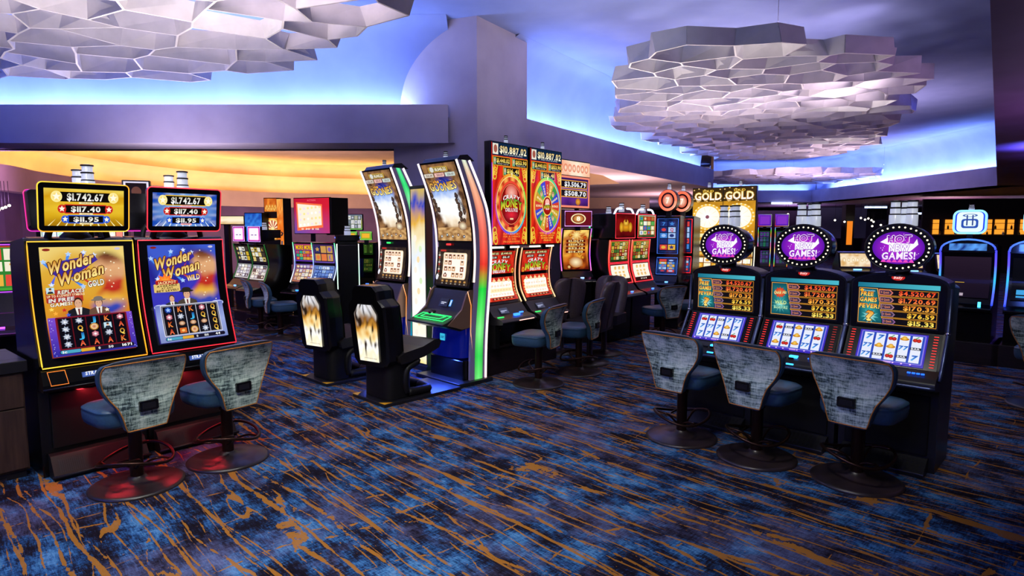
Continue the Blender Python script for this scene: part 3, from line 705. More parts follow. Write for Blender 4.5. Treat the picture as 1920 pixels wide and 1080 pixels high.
    A.text('1c',-.205,.014,-.18,.030,'f0f0f0'); A.text('0',0,.014,.012,.030,'f0f0f0'); A.text('50' if gold else '100',.06,.014,.09,.030,'f0f0f0'); A.text('1671' if gold else '44',.145,.014,.205 if gold else .18,.032,'ffffff')
    return A
def mixh(a,b,t):
    return '%02x%02x%02x'%tuple(int(int(a[i:i+2],16)*(1-t)+int(b[i:i+2],16)*t) for i in (0,2,4))

def art_hot():
    A=Art(.36,.25); A.fan(0,.125,ell(0,.125,.172,.120,48),'c828e0','5a10a8'); rnd=random.Random(4)
    A.L+=1
    for k in range(26):
        a=rnd.uniform(0,2*PI); r=rnd.uniform(.5,.92); A.disc(.17*r*math.cos(a),.125+.115*r*math.sin(a),.0028,.0028,'f4d8ff',A.L,n=8)
    A.poly([(-.11,.02)]+[(-.11+.22*i/12,.018+.03*(i%2)) for i in range(13)]+[(.11,.02)],'e848c0')
    A.text('HOT',-.075,.165,.085,.215,'8a18b8',.03,.05,2,out='ffffff',c2='e050e0')
    A.poly([(-.12,.165),(-.07,.20),(-.05,.16),(.10,.155),(.12,.19),(.13,.15),(.08,.10),(-.05,.10),(-.06,.145)],'ffffff')
    A.text('HOT',-.07,.168,.08,.213,'5a0890',.03,.05,2,c2='c030d0')
    A.text('NEW',-.06,.098,.075,.148,'ffffff',.03,.05,2,out='a050d0',c2='ffffff')
    A.text('GAMES!',-.105,.042,.115,.092,'ffffff',.03,.05,2,out='8828c0',c2='f4d8ff')
    return A
def art_fever(kind):
    Wd,Hh=.47,.30; A=Art(Wd,Hh); A.rect(-.235,0,.235,Hh,'14121c'); A.grid(-.235,.268,.235,.30,lambda a,b:mixc('18708a','4ab8c8',a),8,2)
    A.poly([(-.228,.012),(-.228,.262),(-.115,.262),(-.072,.012)],'e8a040'); A.fan(-.16,.12,[(-.224,.016),(-.224,.258),(-.119,.258),(-.078,.016)],'30a0a0','0a4a58')
    if kind:
        A.disc(-.21,.245,.010,.010,'ffb020'); A.text('Fireworks',-.20,.238,-.13,.250,'b0f0ff',0)
        for t,y,a,b in (('FREE',.205,-.216,-.14),('GAMES',.165,-.220,-.118),('FEVER!',.120,-.222,-.100)): A.text(t,a,y,b,y+.030,'ff9a20',.03,.1,0,out='5a1a08',c2='ffe870')
        A.star(-.155,.062,.055,'d0fff4',.5,11,c1='2a9aa0'); A.text('?',-.18,.030,-.13,.098,'e89020',.03,0,out='5a2408',c2='ffe880')
    else:
        A.star(-.165,.185,.045,'ff8040',.7,12,c1='c02818'); A.text('Quick Hit',-.21,.175,-.12,.198,'fff0a0',.03,.2,3,out='701008')
        A.star(-.16,.09,.07,'a0fff0',.4,14,c1='18707a')
        A.text('WILD',-.20,.095,-.115,.122,'a8e8a0',.03,0,out='0c4040',c2='f4ffb0'); A.text('BLUE FIRE',-.205,.060,-.105,.084,'70d0c0',.03,0,out='0c4040',c2='c8f4c0')
    for i,(t,a) in enumerate((('$4,520.67',.01),('$1,720.69',.01),('$170.32',.04),('$76.59',.065),('$15.33',.07))):
        y=.215-i*.050; A.rect(-.108+i*.007,y-.002,.228,y+.044,'e09828'); A.rect(-.108+i*.007,y+.001,.226,y+.041,'100c10')
        A.poly([(-.106+i*.008,y+.003),(-.108+i*.008,y+.040),(-.04+i*.006,y+.040),(-.022+i*.006,y+.021),(-.035+i*.006,y+.003)],['d87868','b87878','a07888','907090','906098'][i])
        A.poly([(-.100+i*.008,y+.007),(-.102+i*.008,y+.036),(-.045+i*.006,y+.036),(-.030+i*.006,y+.021),(-.040+i*.006,y+.007)],'3a3048')
        A.text('%d Quick'%(9-i),-.095+i*.007,y+.015,-.046+i*.006,y+.029,'ff9a6a',0)
        A.text(t.replace(',','.'),a,y+.007,.215,y+.036,['e83818','e85020','e88020','e8a828','e8c040'][i],.03,c2=['ff7038','ff8840','ffb848','ffd850','ffec70'][i])
    return A
def art_classic(seed):
    Wd,Hh=.40,.27; A=Art(Wd,Hh); A.rect(-.2,0,.2,Hh,'3a2ab8'); A.rr(-.190,.02,.190,.262,.006,'8878e0'); A.rect(-.183,.026,.183,.256,'2c50c0')
    rnd=random.Random(seed)
    def fn(A,x,y,s,i,j):
        k=rnd.randrange(5); s*=.9
        if k==0:
            A.disc(x,y,s*.42,s*.20,'e8a828',c1='b87010'); A.disc(x,y+s*.1,s*.25,s*.28,'f8d060',c1='d89820')
        elif k==1:
            A.disc(x-s*.15,y-s*.05,s*.22,s*.24,'e83828',c1='901018'); A.disc(x+s*.18,y-s*.08,s*.22,s*.24,'e83828',c1='901018'); A.poly([(x-.2*s,y+.12*s),(x+.1*s,y+.42*s),(x+.2*s,y+.38*s),(x-.05*s,y+.12*s)],'3a9a30')
        elif k==2: A.text('77',x-s*.42,y-s*.25,x+s*.40,y+s*.25,'1840b0',.03,.15,out='a0c8f8',c2='48a0e8')
        elif k==3: A.rr(x-s*.5,y-s*.16,x+s*.5,y+s*.16,.004,'283048'); A.text('BAR',x-s*.38,y-s*.1,x+s*.38,y+s*.1,'e8e8f0')
        else: A.text('7',x-s*.28,y-s*.3,x+s*.24,y+s*.3,'1840b0',.03,.2,out='a0c8f8',c2='48a0e8')
    reels(A,-.178,.03,.178,.252,5,3,'e4e8f8',fn,'2848b8',.2)
    for k in range(7): A.disc(-.17+.05*k,.010,.006,.006,'e0b8f0')
    A.rect(-.02,.004,.02,.017,'c8a0e8'); return A

def art_wheel(spin):         # tall red wheel picture
    Wd,Hh=.64,1.16; A=Art(Wd,Hh); x0=-.32
    A.grid(x0,0,-x0,Hh,lambda a,b: mixc('b01410','e83018',.5+.5*math.sin(abs(a-.5)*40+b*14+2*nz(a*3,b*4,2))),24,30)
    for s in (-1,1):
        A.rect(s*.312-.008,0,s*.312+.008,.93,['d8a030','a030d0'][spin==0 and s<0])
        for y,k in ((.0,1),(.72,-1)):
            for q in range(3): A.ring(s*.25+s*.01*q,y+.05+.055*q if k>0 else y+.17-.05*q,.035,.05,.35,'e8b838'); 
            A.poly([(s*.31,y),(s*.31,y+.2),(s*.27,y+.1)],'f0c848')
    A.rect(x0,1.015,-x0,Hh,'0c2440'); A.rect(x0+.012,1.028,-.215,1.148,'e8e0d0'); A.disc(-.262,1.09,.03,.045,'a05848')
    A.text('$10,887.02'.replace(',','.'),-.19,1.052,.295,1.128,'e0c070',c2='fffbe0',out='181008'); A.text('MONEY CATCH TOP AWARD',-.12,1.030,.22,1.044,'e0e0e8',0)
    for a,b,t,y in ((-.30,-.01,'$1,440.02',.91),(.03,.30,'$153.90',.91),(-.13,.15,'$16.41',.80)):
        A.rect(a-.012,y-.008,b+.012,y+.096,'d89828'); A.rect(a,y,b,y+.088,'120a06'); A.rect(a+.004,y+.006,a+.045,y+.082,'78b088'); A.disc(a+.024,y+.05,.014,.02,'e0b090')
        A.text(t.replace(',','.'),a+.055,y+.030,b-.010,y+.075,'e0a820',c2='fff080'); A.text('MONEY CATCH',a+.07,y+.008,b-.03,y+.020,'d8d8d8',0)
    rain=lambda t: ramp(['50d850','d0e040','f0a030','e03838','c040c0','5050e8','40b0e0','50d850'],(t+.8*spin)%1)
    cy=.47; A.ring(0,cy,.285,.355,.10,rain,60); A.ring(0,cy,.262,.326,.035,'f4d878',60)
    if not spin:
        A.ring(0,cy,.253,.315,.14,lambda t:mixc('f8b050','c02010',.5+.5*math.sin(t*2*PI*12)),72); A.disc(0,cy,.218,.272,'b8140c',c1='6a0808',n=48)
        A.ring(0,cy,.218,.272,.11,'e84830',48); A.ring(0,cy,.186,.236,.03,'ff9060',48)
        for k in range(12): A.disc(.272*math.cos(k*PI/6),cy+.339*math.sin(k*PI/6),.006,.008,'8a3008',n=8)
        A.disc(0,cy+.13,.11,.10,'f8b8a8',c1='d04838'); A.disc(0,cy-.12,.12,.07,'e82838',c1='901020')
        A.text('CRAZY',-.15,cy+.065,.15,cy+.115,'f0e0e0',.03,out='8a1010',arc=.03,c2='ffffff')
        A.text('MONEY',-.19,cy-.03,.19,cy+.065,'58a028',.03,out='3a2008',arc=.045,c2='f4d838')
        A.text('DELUXE',-.11,cy-.085,.11,cy-.045,'f0e0e0',.03,out='8a1010')
        A.rr(-.03,cy-.18,.03,cy-.16,.004,'f0d0a0'); A.rr(-.05,cy-.265,.05,cy-.24,.004,'7a1008')
        for t,y in (('PLAY MAX BET',.115),('FOR A CHANCE',.085),('TO WIN',.055),('PROGRESSIVES',.025)): 
            h=len(t)*.0125; A.text(t,-h,y,h,y+.021,'f07028',c2='ffa848')
    else:
        cs=['c83020','3a48d0','58b060','c8a030','d04030','3848c8','3a9848','d0a838']*2; nm=['MAJOR','2000','','800','BONUS','1000','','600']*2
        for k in range(16):
            a0=2*PI*(k-.5)/16+PI/2; a1=a0+2*PI/16; q=[(0,cy)]+[(.248*math.cos(a0+(a1-a0)*i/4),cy+.31*math.sin(a0+(a1-a0)*i/4)) for i in range(5)]
            A.poly(q,cs[k],A.L+1 if k==0 else A.L); 
        A.L+=1; L=A.L
        for k in range(16):
            am=2*PI*k/16+PI/2; mx_,my_=.168*math.cos(am),cy+.21*math.sin(am)
            if nm[k]: A.text(nm[k],mx_-.062,my_-.013,mx_+.062,my_+.013,'ffe8b0',.03,0,math.degrees(math.atan2(1.25*math.sin(am),math.cos(am)))+ (180 if math.cos(am)<-.1 else 0),L)
            else: A.disc(mx_,my_,.026,.036,'d8b088',L); A.disc(mx_,my_+.022,.022,.018,'705038',L)
        A.ring(0,cy,.10,.125,.12,'f8d060'); A.disc(0,cy,.088,.11,'d02418',c1='8a0c0c'); A.disc(0,cy+.05,.045,.04,'f8b8a8')
        A.text('CRAZY',-.05,cy+.018,.05,cy+.036,'ffffff',.03,arc=.01); A.text('MONEY',-.07,cy-.025,.07,cy+.016,'70a828',.03,out='3a2008',arc=.015,c2='f4d838'); A.text('DELUXE',-.035,cy-.045,.035,cy-.030,'ffffff')
        for t,y in (('WIN UP TO 100',.122),('MONEY CATCH',.092),('BONUS GAME',.062),('PICKS!',.032)):
            h=len(t)*.0125; A.text(t,-h,y,h,y+.021,'f09828',c2='ffc850')
    A.poly([(-.014,cy+.36),(.014,cy+.36),(0,cy+.31)],'fff0c0'); return A
def art_crazy_mid():
    A=Art(.5,.27); A.grid(-.25,0,.25,.27,lambda a,b: mixc('a81810','e83820',.5+.5*math.sin(a*30+b*9)),16,8)
    for k,t in ((-.12,'$10,887.02'),(.10,'$1,440.02')):
        A.rect(k-.10,.225,k+.10,.262,'201008'); A.text(t.replace(',','.'),k-.09,.232,k+.09,.256,'f0d070',c2='fff4c0')
    for k,t in ((-.11,'$153.90'),(.10,'$16.41')): A.rect(k-.07,.180,k+.07,.215,'201008'); A.text(t,k-.055,.186,k+.055,.209,'e8e0d0')
    A.text('CRAZY',-.14,.125,.14,.170,'f0e0e0',.03,out='8a1010',arc=.02,c2='ffffff'); A.text('MONEY',-.19,.045,.19,.128,'58a028',.03,out='3a2008',arc=.03,c2='f4d838'); A.text('DELUXE',-.10,.012,.10,.042,'ffffff',out='8a1010')
    for s in (-1,1): A.ring(s*.225,.03,.02,.03,.4,'e8b838')
    return A
def art_crazy_low():
    A=Art(.5,.27); A.grid(-.25,0,.25,.27,lambda a,b: mixc('b01c14','f04828',.5+.5*math.sin(a*26)),12,6)
    A.rr(-.21,.045,.21,.225,.02,'fff0c0'); A.grid(-.20,.05,.20,.22,lambda a,b: mixc('ffffff','ffe090',max(0,nz(a*9,b*4,3))),16,8)
    A.L+=1
    for k in range(5): A.star(-.16+.08*k,.235,.03,'ffd8a0',.5,4,L=A.L)
    rnd=random.Random(8)
    for k in range(24): A.L+=1; A.text(rnd.choice(['$5','BAR','7','10']),-.185+.37*(k%8)/8,.065+.05*(k//8),-.155+.37*(k%8)/8,.085+.05*(k//8),'e8a850',0,L=A.L)
    for s in (-1,1):
        for k in range(5): A.disc(s*.23,.06+.035*k,.008,.008,'ffd870')
    A.rect(-.18,.010,.18,.032,'701010')
    for k in range(6): A.text(str(k*15+5),-.16+.055*k,.014,-.135+.055*k,.028,'ffd890')
    return A
def art_cave(h,wd):          # cave opening with glowing light
    A=Art(wd,h); a0=wd/2
    def bg(a,b):
        n=nz(a*6,b*11,3)+.5*nz(a*14,b*24,6); base=mixc('4e3220','a07448',.5+n)
        r=math.hypot((a-.5-.05*math.sin(b*9))/.42,(b-.50)/.36); g_=max(0,min(1,(1.08-r)*4+.6*n))
        inner=ramp(['d8b080','f8ead0','ffffff','fffff8','eef4ff','9ab8f0','3048c0','18207a'],(b-.16)/.66+.08*n)
        return mixc(base,inner,g_)
    A.grid(-a0,0,a0,h,bg,40,90)
    def bg2(a,b): return mixc('8a5c30','e0b478',.5+nz(a*9,b*5,9)+.3*nz(a*22,b*9,2))
    A.grid(-a0,0,a0,h*.17,bg2,30,12)
    rnd=random.Random(12)
    for k in range(16):      # rocks, timbers, tiles
        s=rnd.choice([-1,1]); x=s*rnd.uniform(.20,.46)*wd; y=h*rnd.uniform(.2,.6); A.fan(x,y,[(x+wd*.05*math.cos(q)*rnd.uniform(.6,1.2),y+wd*.07*math.sin(q)) for q in [2*PI*i/9 for i in range(9)]],'6a5040','2a1c14')
    for k in range(9): 
        x=.26*wd+.018*k*wd; y=h*(.60-.022*k); A.poly([(x-.03*wd,y),(x+.05*wd,y-.035*wd),(x+.05*wd,y-.055*wd),(x-.03*wd,y-.02*wd)],'2a2a3a')
    A.fan(.30*wd,h*.19,ell(.30*wd,h*.19,.13*wd,.10*wd,16),'fff4d0','8a5a38')
    for k in range(5): A.disc((-.36+.17*k)*wd,h*(.055+.02*(k%2)),.035*wd,.035*wd,['c8d0e0','58a0b8','d0a890','a83838','3868b8'][k],c1='2a2420'); A.disc((-.36+.17*k)*wd,h*(.055+.02*(k%2)),.018*wd,.018*wd,'e8e4dc')
    for k in range(10):      # roots
        x=(-.5+.1*k)*wd; A.poly([(x,h*.80),(x+.09*wd,h*(.76+.03*math.sin(k*2))),(x+.085*wd,h*(.752+.03*math.sin(k*2)))],'c89858')
    A.rr(-.28*wd,h*.90,.28*wd,h*.965,.01,'d8b040'); A.rr(-.26*wd,h*.906,.26*wd,h*.959,.008,'8a7848'); A.disc(-.18*wd,h*.932,.06*wd,.06*wd,'d8d8d0'); A.text('10,045.22',-.08*wd,h*.915,.24*wd,h*.95,'fff0b0',c2='ffffff')
    for k,c in ((-.32,'d8d0c0'),(0,'e8b8b0'),(.32,'c8d8d0')): A.rr((k-.14)*wd,h*.835,(k+.14)*wd,h*.885,.006,c); A.text(('52.10','250.07','16.88')[int(k*3+1.01)],(k-.08)*wd,h*.847,(k+.11)*wd,h*.873,'705050')
    A.text('the',-.26*wd,h*.755,-.08*wd,h*.80,'f09020',.03,.1,8,out='3a1808',c2='ffc850')
    A.text('GOONIES',-.40*wd,h*.655,.40*wd,h*.755,'d89830',.03,0,2,out='3a1808',arc=-.02*h,c2='fff098'); return A
def art_cave_reels():
    A=Art(.5,.36); A.grid(-.25,0,.25,.36,lambda a,b: mixc('141014','4a3828',.4+nz(a*9,b*9,1)),16,12)
    A.rr(-.17,.06,.20,.325,.02,'f8e0b8'); A.rr(-.16,.07,.19,.315,.015,'fff8ec'); rnd=random.Random(5); L=A.L+1
    for i in range(5):
        for j in range(4):
            x=-.12+.067*i; y=.10+.062*j
            if rnd.random()<.18: continue
            A.rect(x-.027,y-.023,x+.027,y+.023,['b87858','e8b890','985038','d8a070'][rnd.randrange(4)]); A.disc(x,y,.013,.016,'f4e0c8'); A.disc(x,y+.012,.014,.008,'4a2818')
    for k in range(11): A.disc(-.21,.08+.024*k,.016,.012,['c8c0b0','6a5848','a84030'][k%3])
    for k in range(6): A.disc(-.12+.07*k,.035,.024,.014,'e8b060',c1='4a2a14'); A.text('20',-.13+.07*k,.006,-.11+.07*k,.016,'d8d0c0')
    A.rect(-.19,.335,-.10,.352,'c03028'); A.disc(-.21,.07,.02,.03,'e8e8f0'); return A
def art_tiles(w_,h_,bg,cols,nc,nr,line,seed,title=None,tc='ffffff',frac=.22):
    A=Art(w_,h_); A.grid(-w_/2,0,w_/2,h_,cloud(bg,seed,4,.5),8,10); rnd=random.Random(seed)
    t=h_*(1-frac) if title else h_*.96
    A.L+=1; cw=w_*.9/nc; rh=(t-h_*.08)/nr
    A.rect(-w_*.46,h_*.06,w_*.46,t+h_*.01,line); A.L+=1; L=A.L; A.L+=2
    for i in range(nc):
        for j in range(nr):
            x=-w_*.45+cw*(i+.5); y=h_*.08+rh*(j+.5); c=rnd.choice(cols); A.rect(x-cw*.44,y-rh*.43,x+cw*.44,y+rh*.43,c,L)
            k=rnd.randrange(3); c2=rnd.choice(cols)
            if k==0: A.disc(x,y,cw*.28,rh*.28,c2,L+1,n=10)
            elif k==1: A.star(x,y,min(cw,rh)*.38,c2,.5,5,L+1)
            else: A.text(rnd.choice(['7','A','K','Q','J','8']),x-cw*.2,y-rh*.28,x+cw*.2,y+rh*.28,c2,.03,L=L+1)
    if title: A.text(title,-w_*.42,h_*(1-frac*.82),w_*.42,h_*(1-frac*.18),tc,.03,out='101018')
    return A
# ================================================ SLOT MACHINES
def tubes(name,parent,pts,r,cols,seg=6,closed=False):
    g=G(); n=len(pts); c=[(ramp(cols,i/max(1,n-1)) if isinstance(cols,list) else H(cols)) for i in range(n)]
    g.tube(pts,r,seg=seg,closed=closed,cols=c); return g.build(name,TUBE,parent)
def candle(parent,x,y,z,r=.05,h=.17,name='candle_light'):
    g=G(); g.lathe([(r*1.1,z),(r*1.1,z+h*.42),(r*.95,z+h*.45),(r*.95,z+h*.68),(r*.85,z+h*.70),(r*.85,z+h*.93),(r*.5,z+h)],(x,y),16); o=g.build(name,CLEAR,parent)
    g=G()
    for k in (.42,.68,.93): g.lathe([(r*1.02,z+h*k),(r*1.05,z+h*k+.003),(r*1.05,z+h*k+.011),(r*1.0,z+h*k+.012)],(x,y),16)
    g.build('lamp_ring',MATTE,o); return o
def rect_loop(path,w_,n=2):     # outline following a curved front, rounded corners
    r=.03; L=[(-w_/2,p[0],p[1]) for p in path]; Rr=[(w_/2,p[0],p[1]) for p in reversed(path)]
    return L+Rr
def button_row(parent,xs,y,z,c,name='play_button'):
    g=G()
    for x,wd in xs: g.box(x-wd/2,x+wd/2,y-.015,y+.015,z,z+.012)
    return g.build(name,glow(c,3),parent)

# ---- curved-screen machines with a tilted topper (gold and red neon)
def neon_machine(x,y,rz,label,neon,front=None,topneon=None,group='curved-screen slot machines with neon edges',sitting=True):
    root=thing('slot_machine',label,'slot machine',(x,y,0),R(rz),group)
    face=smooth([(-.055,.80,0),(-.02,.90,0),(.04,1.08,0),(.085,1.28,0),(.108,1.48,0),(.115,1.665,0)],4); face=[(p[0],p[1]) for p in face]
    W_=.67
    g=G(); g.prism([(.07,0),(.07,.62),(.0,.70),(-.02,.80)]+[(a+.012,b) for a,b in face[1:]]+[(.16,1.69),(.52,1.66),(.56,1.55),(.56,0)],-W_/2,W_/2); g.build('cabinet',BLACK,root,bevel=.008)
    g=G(); g.prism([(-.06,0),(-.06,.035),(.02,.16),(.07,.17),(.07,0)],-.30,.30); fp=g.build('foot_plate',MATTE,root,bevel=.004)
    g=G(); 
    for k in range(13): g.box(-.26+.012*k,-.254+.012*k,-.045,-.04,.035,.05); g.add([(-.26+.012*k,-.052,.05),(-.254+.012*k,-.052,.05),(-.254+.012*k,.0,.135),(-.26+.012*k,.0,.135)],[(0,1,2,3)])
    g.build('vent_grille',DGREY,fp)
    g=G(); g.tube([(-.31,-.07,.03),(.31,-.07,.03)],.012); g.build('foot_rail',MATTE,root)
    g=G(); g.box(-.27,.27,.055,.072,.2,.6); g.build('belly_door',MATTE,root,bevel=.006)
    # deck
    g=G(); g.prism([(-.085,.64),(-.10,.665),(-.098,.69),(-.055,.79),(.03,.80),(.07,.64)],-W_/2,W_/2); dk=g.build('button_deck',BLACK,root,bevel=.01)
    g=G(); g.tube([(-W_/2,-.098,.662),(W_/2,-.098,.662)],.006); g.build('edge_trim',DGREY,dk)
    tubes('bill_slot_trim',dk,[(-.29,-.098,.685),(-.19,-.098,.685),(-.20,-.062,.775),(-.30,-.062,.775)],.003,'f08030',closed=True)
    A=Art(.17,.05); A.grid(-.085,0,.085,.05,lambda a,b:mixc('1a2468','5a78c8',.5+nz(a*6,b*3,1)),6,2); A.text('STRAT',-.065,.012,.03,.036,'ffffff',.03,.1); A.disc(.055,.024,.018,.012,'b0b8c8'); A.build('card_display',surf([(-.088,.71),(-.066,.76)],-.02 if front else .02),dk)
    g=G(); g.box(.22,.28,-.084,-.06,.70,.712); g.build('play_button',glow('2a5ae0',2),dk)
    # bezel + screen
    g=G(); k=len(face); v=[(-W_/2+.012,a-.006,b) for a,b in face]+[(W_/2-.012,a-.006,b) for a,b in face]; g.add(v,[(i,k+i,k+i+1,i+1) for i in range(k-1)],0,True); g.build('screen_bezel',BLACK,root)
    sp=off_path(sub_path(face,.86,1.625),.008)
    s=surf(sp)
    if front is not None:
        A=art_heroine(front); s2=surf(sp); k=s2.len/A.h
        A.build('main_screen',lambda u,v,o: s2(u*1.04,min(v*k,s2.len-1e-5),o),root)
    lp=rect_loop(off_path(face,.012),W_-.02)
    tubes('neon_trim',root,lp,.0042,neon,closed=True)
    # topper
    cz=1.905; t=R(9)
    def tp(x_,v_,d_): return (x_,.06+(-v_*math.sin(t))+d_*math.cos(t),cz+v_*math.cos(t)+d_*math.sin(t))
    g=G(); rr=rrect(-.257,-.17,.297,.17,.03); g.add([tp(a,b,0) for a,b in rr]+[tp(a*.97,b*.95,.07) for a,b in rr],[tuple(range(len(rr))),tuple(range(len(rr),2*len(rr)))[::-1]]+[(i,len(rr)+i,len(rr)+(i+1)%len(rr),(i+1)%len(rr)) for i in range(len(rr))]); tq=g.build('topper',BLACK,root)
    tubes('neon_trim',tq,[tp(a,b,-.0) for a,b in rrect(-.259,-.172,.299,.172,.03)],.0042,topneon or neon,closed=True)
    if front is not None:
        A=art_progress(front); A.build('topper_screen',lambda u,v,o: tp(u*.84+.02,v-.131,-.002-o),tq)
    g=G(); g.tube(smooth([(-.19,.20,1.67),(-.16,.18,1.76),(-.07,.15,1.82),(.07,.15,1.82),(.16,.18,1.76),(.19,.20,1.67)],5),.022); g.lathe([(.1,1.66),(.1,1.7),(.06,1.74)],(0,.25)); g.build('topper_bracket',MATTE,root)
    cx_=.13 if front is not None else 0; g=G(); g.tube([(cx_,.36,1.66),(cx_,.36,2.04)],.018); g.build('candle_post',MATTE,root); candle(root,cx_,.36,2.02,.042,.22)
    return root
Y_='ffb020'
yel=['f8d040','ffb030','f0a028','d8d040','f8c030','ff9a20']; redn=['ff3040','ff4050','ff2a38']; mag=['e030c0','ff3080','c030e0','ff40a0']
WW1=(-3.03,4.385); u5=Vector((math.cos(R(50)),math.sin(R(50)))); n5=Vector((-math.sin(R(50)),math.cos(R(50))))
neon_machine(WW1[0],WW1[1],50,'curved-screen slot machine with gold neon border and gold topper, nearest the left edge',yel,True)
p=Vector(WW1)+u5*.685; neon_machine(p.x,p.y,50,'curved-screen slot machine with red neon border and blue topper',redn,False)
for k,lb in ((.20,'back of a magenta-edged machine behind the gold-bordered slot machine'),(.90,'back of a magenta-edged machine behind the red-bordered slot machine')):
    p=Vector(WW1)+u5*k+n5*1.22; neon_machine(p.x,p.y,230,lb,mag,None,mag,'magenta-edged machines seen from behind')
for k in (0,.685):   # red lamps under the decks
    p=Vector(WW1)+u5*k-n5*.0; area('red_kick_lamp',(p.x+.03,p.y-.03,.60),(.4,.03),3.2,(1,.03,.05))

# ---- round-topped machines with oval bulb-ringed signs
def oval_machine(x,y,rz,label,kind,seed):
    root=thing('slot_machine',label,'slot machine',(x,y,0),R(rz),'oval-topped slot machines')
    W_=.64
    g=G(); arc=[(W_/2*math.cos(a),1.345+.085*math.sin(a)) for a in [PI*i/14 for i in range(15)]]
    prof=[(.10,0),(.10,.60),(.0,.66),(.02,.76),(.17,1.0),(.195,1.34)]
    g.prism([(.06,.0),(.06,.58),(.02,.70),(.05,.76),(.20,1.0),(.225,1.335),(.60,1.30),(.52,0)],-W_/2,W_/2,0)
    g.yprism([(-W_/2,1.0),(W_/2,1.0)]+arc,.205,.40); g.build('cabinet',CHAR,root,bevel=.006)
    # rounded hood sloping backwards
    g=G(); n=len(arc); v=[(a,.19,b) for a,b in arc]+[(a,.64,b-.05) for a,b in arc]; g.add(v,[(i,n+i,n+i+1,i+1) for i in range(n-1)],0,True); g.build('hood',SATIN,root)
    g=G(); g.yprism([(-W_/2+.015,1.0),(W_/2-.015,1.0)]+[(a*.95,b-.012) for a,b in arc],.188,.21); bz=g.build('face_plate',BLACK,root)
    g=G(); g.yprism(ell(0,1.392,.043,.022,24),.176,.19); bd=g.build('maker_badge',REDP,bz)
    A=Art(.07,.03); A.text('Bally',-.028,.006,.028,.026,'ffd0c8',.03,.2); A.build('badge_lettering',lambda u,v,o:(u,.175-o,1.377+v),bd)
    A=art_fever(kind); s=surf([(.186,1.02),(.186,1.02+.33)]); A.build('upper_screen',lambda u,v,o:s(u*1.13,v*1.08,o),root)
    # sloping lower screen
    d=Vector((.155,.235)).normalized(); base=Vector((.005,.755))
    g=G(); q=[(base.x-.0,base.y-.0),(base.x+d.x*.285,base.y+d.y*.285),(base.x+d.x*.285+.03,base.y+d.y*.285-.02),(base.x+.03,base.y-.02)]; g.prism(q,-W_/2+.02,W_/2-.02); g.build('lower_bezel',BLACK,root)
    A=art_classic(seed); f=surf([(base.x,base.y),(base.x+d.x*.29,base.y+d.y*.29)]); A.build('lower_screen',lambda u,v,o:f(u*1.1,v*.97+.01,o+.003),root)
    for s_ in (-1,1):
        g=G()
        for k in range(12):
            v=.02+.022*k; a=f(s_*.268-.014,v,.004); b=f(s_*.268+.014,v,.004); c=f(s_*.268+.014,v+.006,.004); e=f(s_*.268-.014,v+.006,.004); g.add([a,b,c,e],[(0,1,2,3)])
        g.build('payline_lights',glow('ff2820',1.3) if (s_<0 or kind) else pr('unlit_red','501010',.4,emit='ff2010',es=.35),root)
        # chrome side rails
        g=G(); xx=s_*(W_/2+.012); g.tube([(xx,-.07,.70),(xx,.0,.76),(xx,.165,1.0),(xx,.19,1.33)],[.012,.014,.014,.010],seg=8); g.build('side_rail',SATIN,root)
        g=G(); g.lathe([(.0,.99),(.017,.995),(.017,1.015),(0,1.02)],(xx,.165),12); g.build('rail_joint',CHROME,root)
    # deck and nose
    g=G(); g.prism([(-.10,.63),(-.135,.655),(-.135,.685),(-.09,.715),(.0,.755),(.08,.74),(.08,.60)],-W_/2,W_/2); dk=g.build('button_deck',CHAR,root,bevel=.012)
    g=G(); g.tube([(-W_/2,-.13,.655),(-W_/2+.03,-.138,.655),(W_/2-.03,-.138,.655),(W_/2,-.13,.655)],.014); g.build('nose_rail',SATIN,dk)
    g=G(); 
    for k in range(5): g.box(-.235+.058*k,-.195+.058*k,-.085,-.06,.722,.732)
    g.build('line_button',DGREY,dk)
    g=G(); g.box(-.0,.06,-.075,-.04,.727,.745); g.box(.0,.055,-.137,-.120,.682,.692); g.build('play_button',glow('30a0ff',3.5),dk)
    g=G(); 
    for k in range(4): g.box(.14+.028*k,.160+.028*k,-.07,-.055,.733,.742)
    g.build('indicator_light',glow('2060ff',2.5),dk)
    g=G(); g.box(-.27,.27,.045,.062,.12,.56); g.build('belly_door',MATTE,root,bevel=.006)
    g=G(); g.prism([(-.10,0),(-.10,.03),(.03,.11),(.06,.11),(.06,0)],-.28,.28); fp=g.build('foot_plate',DGREY,root,bevel=.004)
    g=G()
    for k in range(8):
        for j in range(3): 
            x_=.0+.032*k; t0=.12+.26*j; a=(-.10+.13*t0,.033+.08*t0); b=(-.10+.13*(t0+.2),.033+.08*(t0+.2)); g.add([(x_,a[0],a[1]+.002),(x_+.018,a[0],a[1]+.002),(x_+.018,b[0],b[1]+.002),(x_,b[0],b[1]+.002)],[(0,1,2,3)])
    g.build('vent_grille',MATTE,fp)
    # oval topper
    cz=1.615
    g=G(); g.yprism(ell(0,cz,.215,.172,48),.12,.14); v=[]; 
    for yy,k in ((.14,1),(.22,.97),(.30,.88),(.345,.70),(.36,.4)): v+=[(a,yy,b) for a,b in ell(.02*(yy-.14)*5,cz,.215*k,.172*k,48)]
    g.add(v,[(r*48+i,(r+1)*48+i,(r+1)*48+(i+1)%48,r*48+(i+1)%48) for r in range(4) for i in range(48)]+[tuple(range(192,240))],0,True)
    tq=g.build('oval_sign',BLACK,root)
    A=art_hot(); A.build('sign_screen',lambda u,v,o:(u*.97,.119-o,cz-.125+v),tq)
    bm_=None
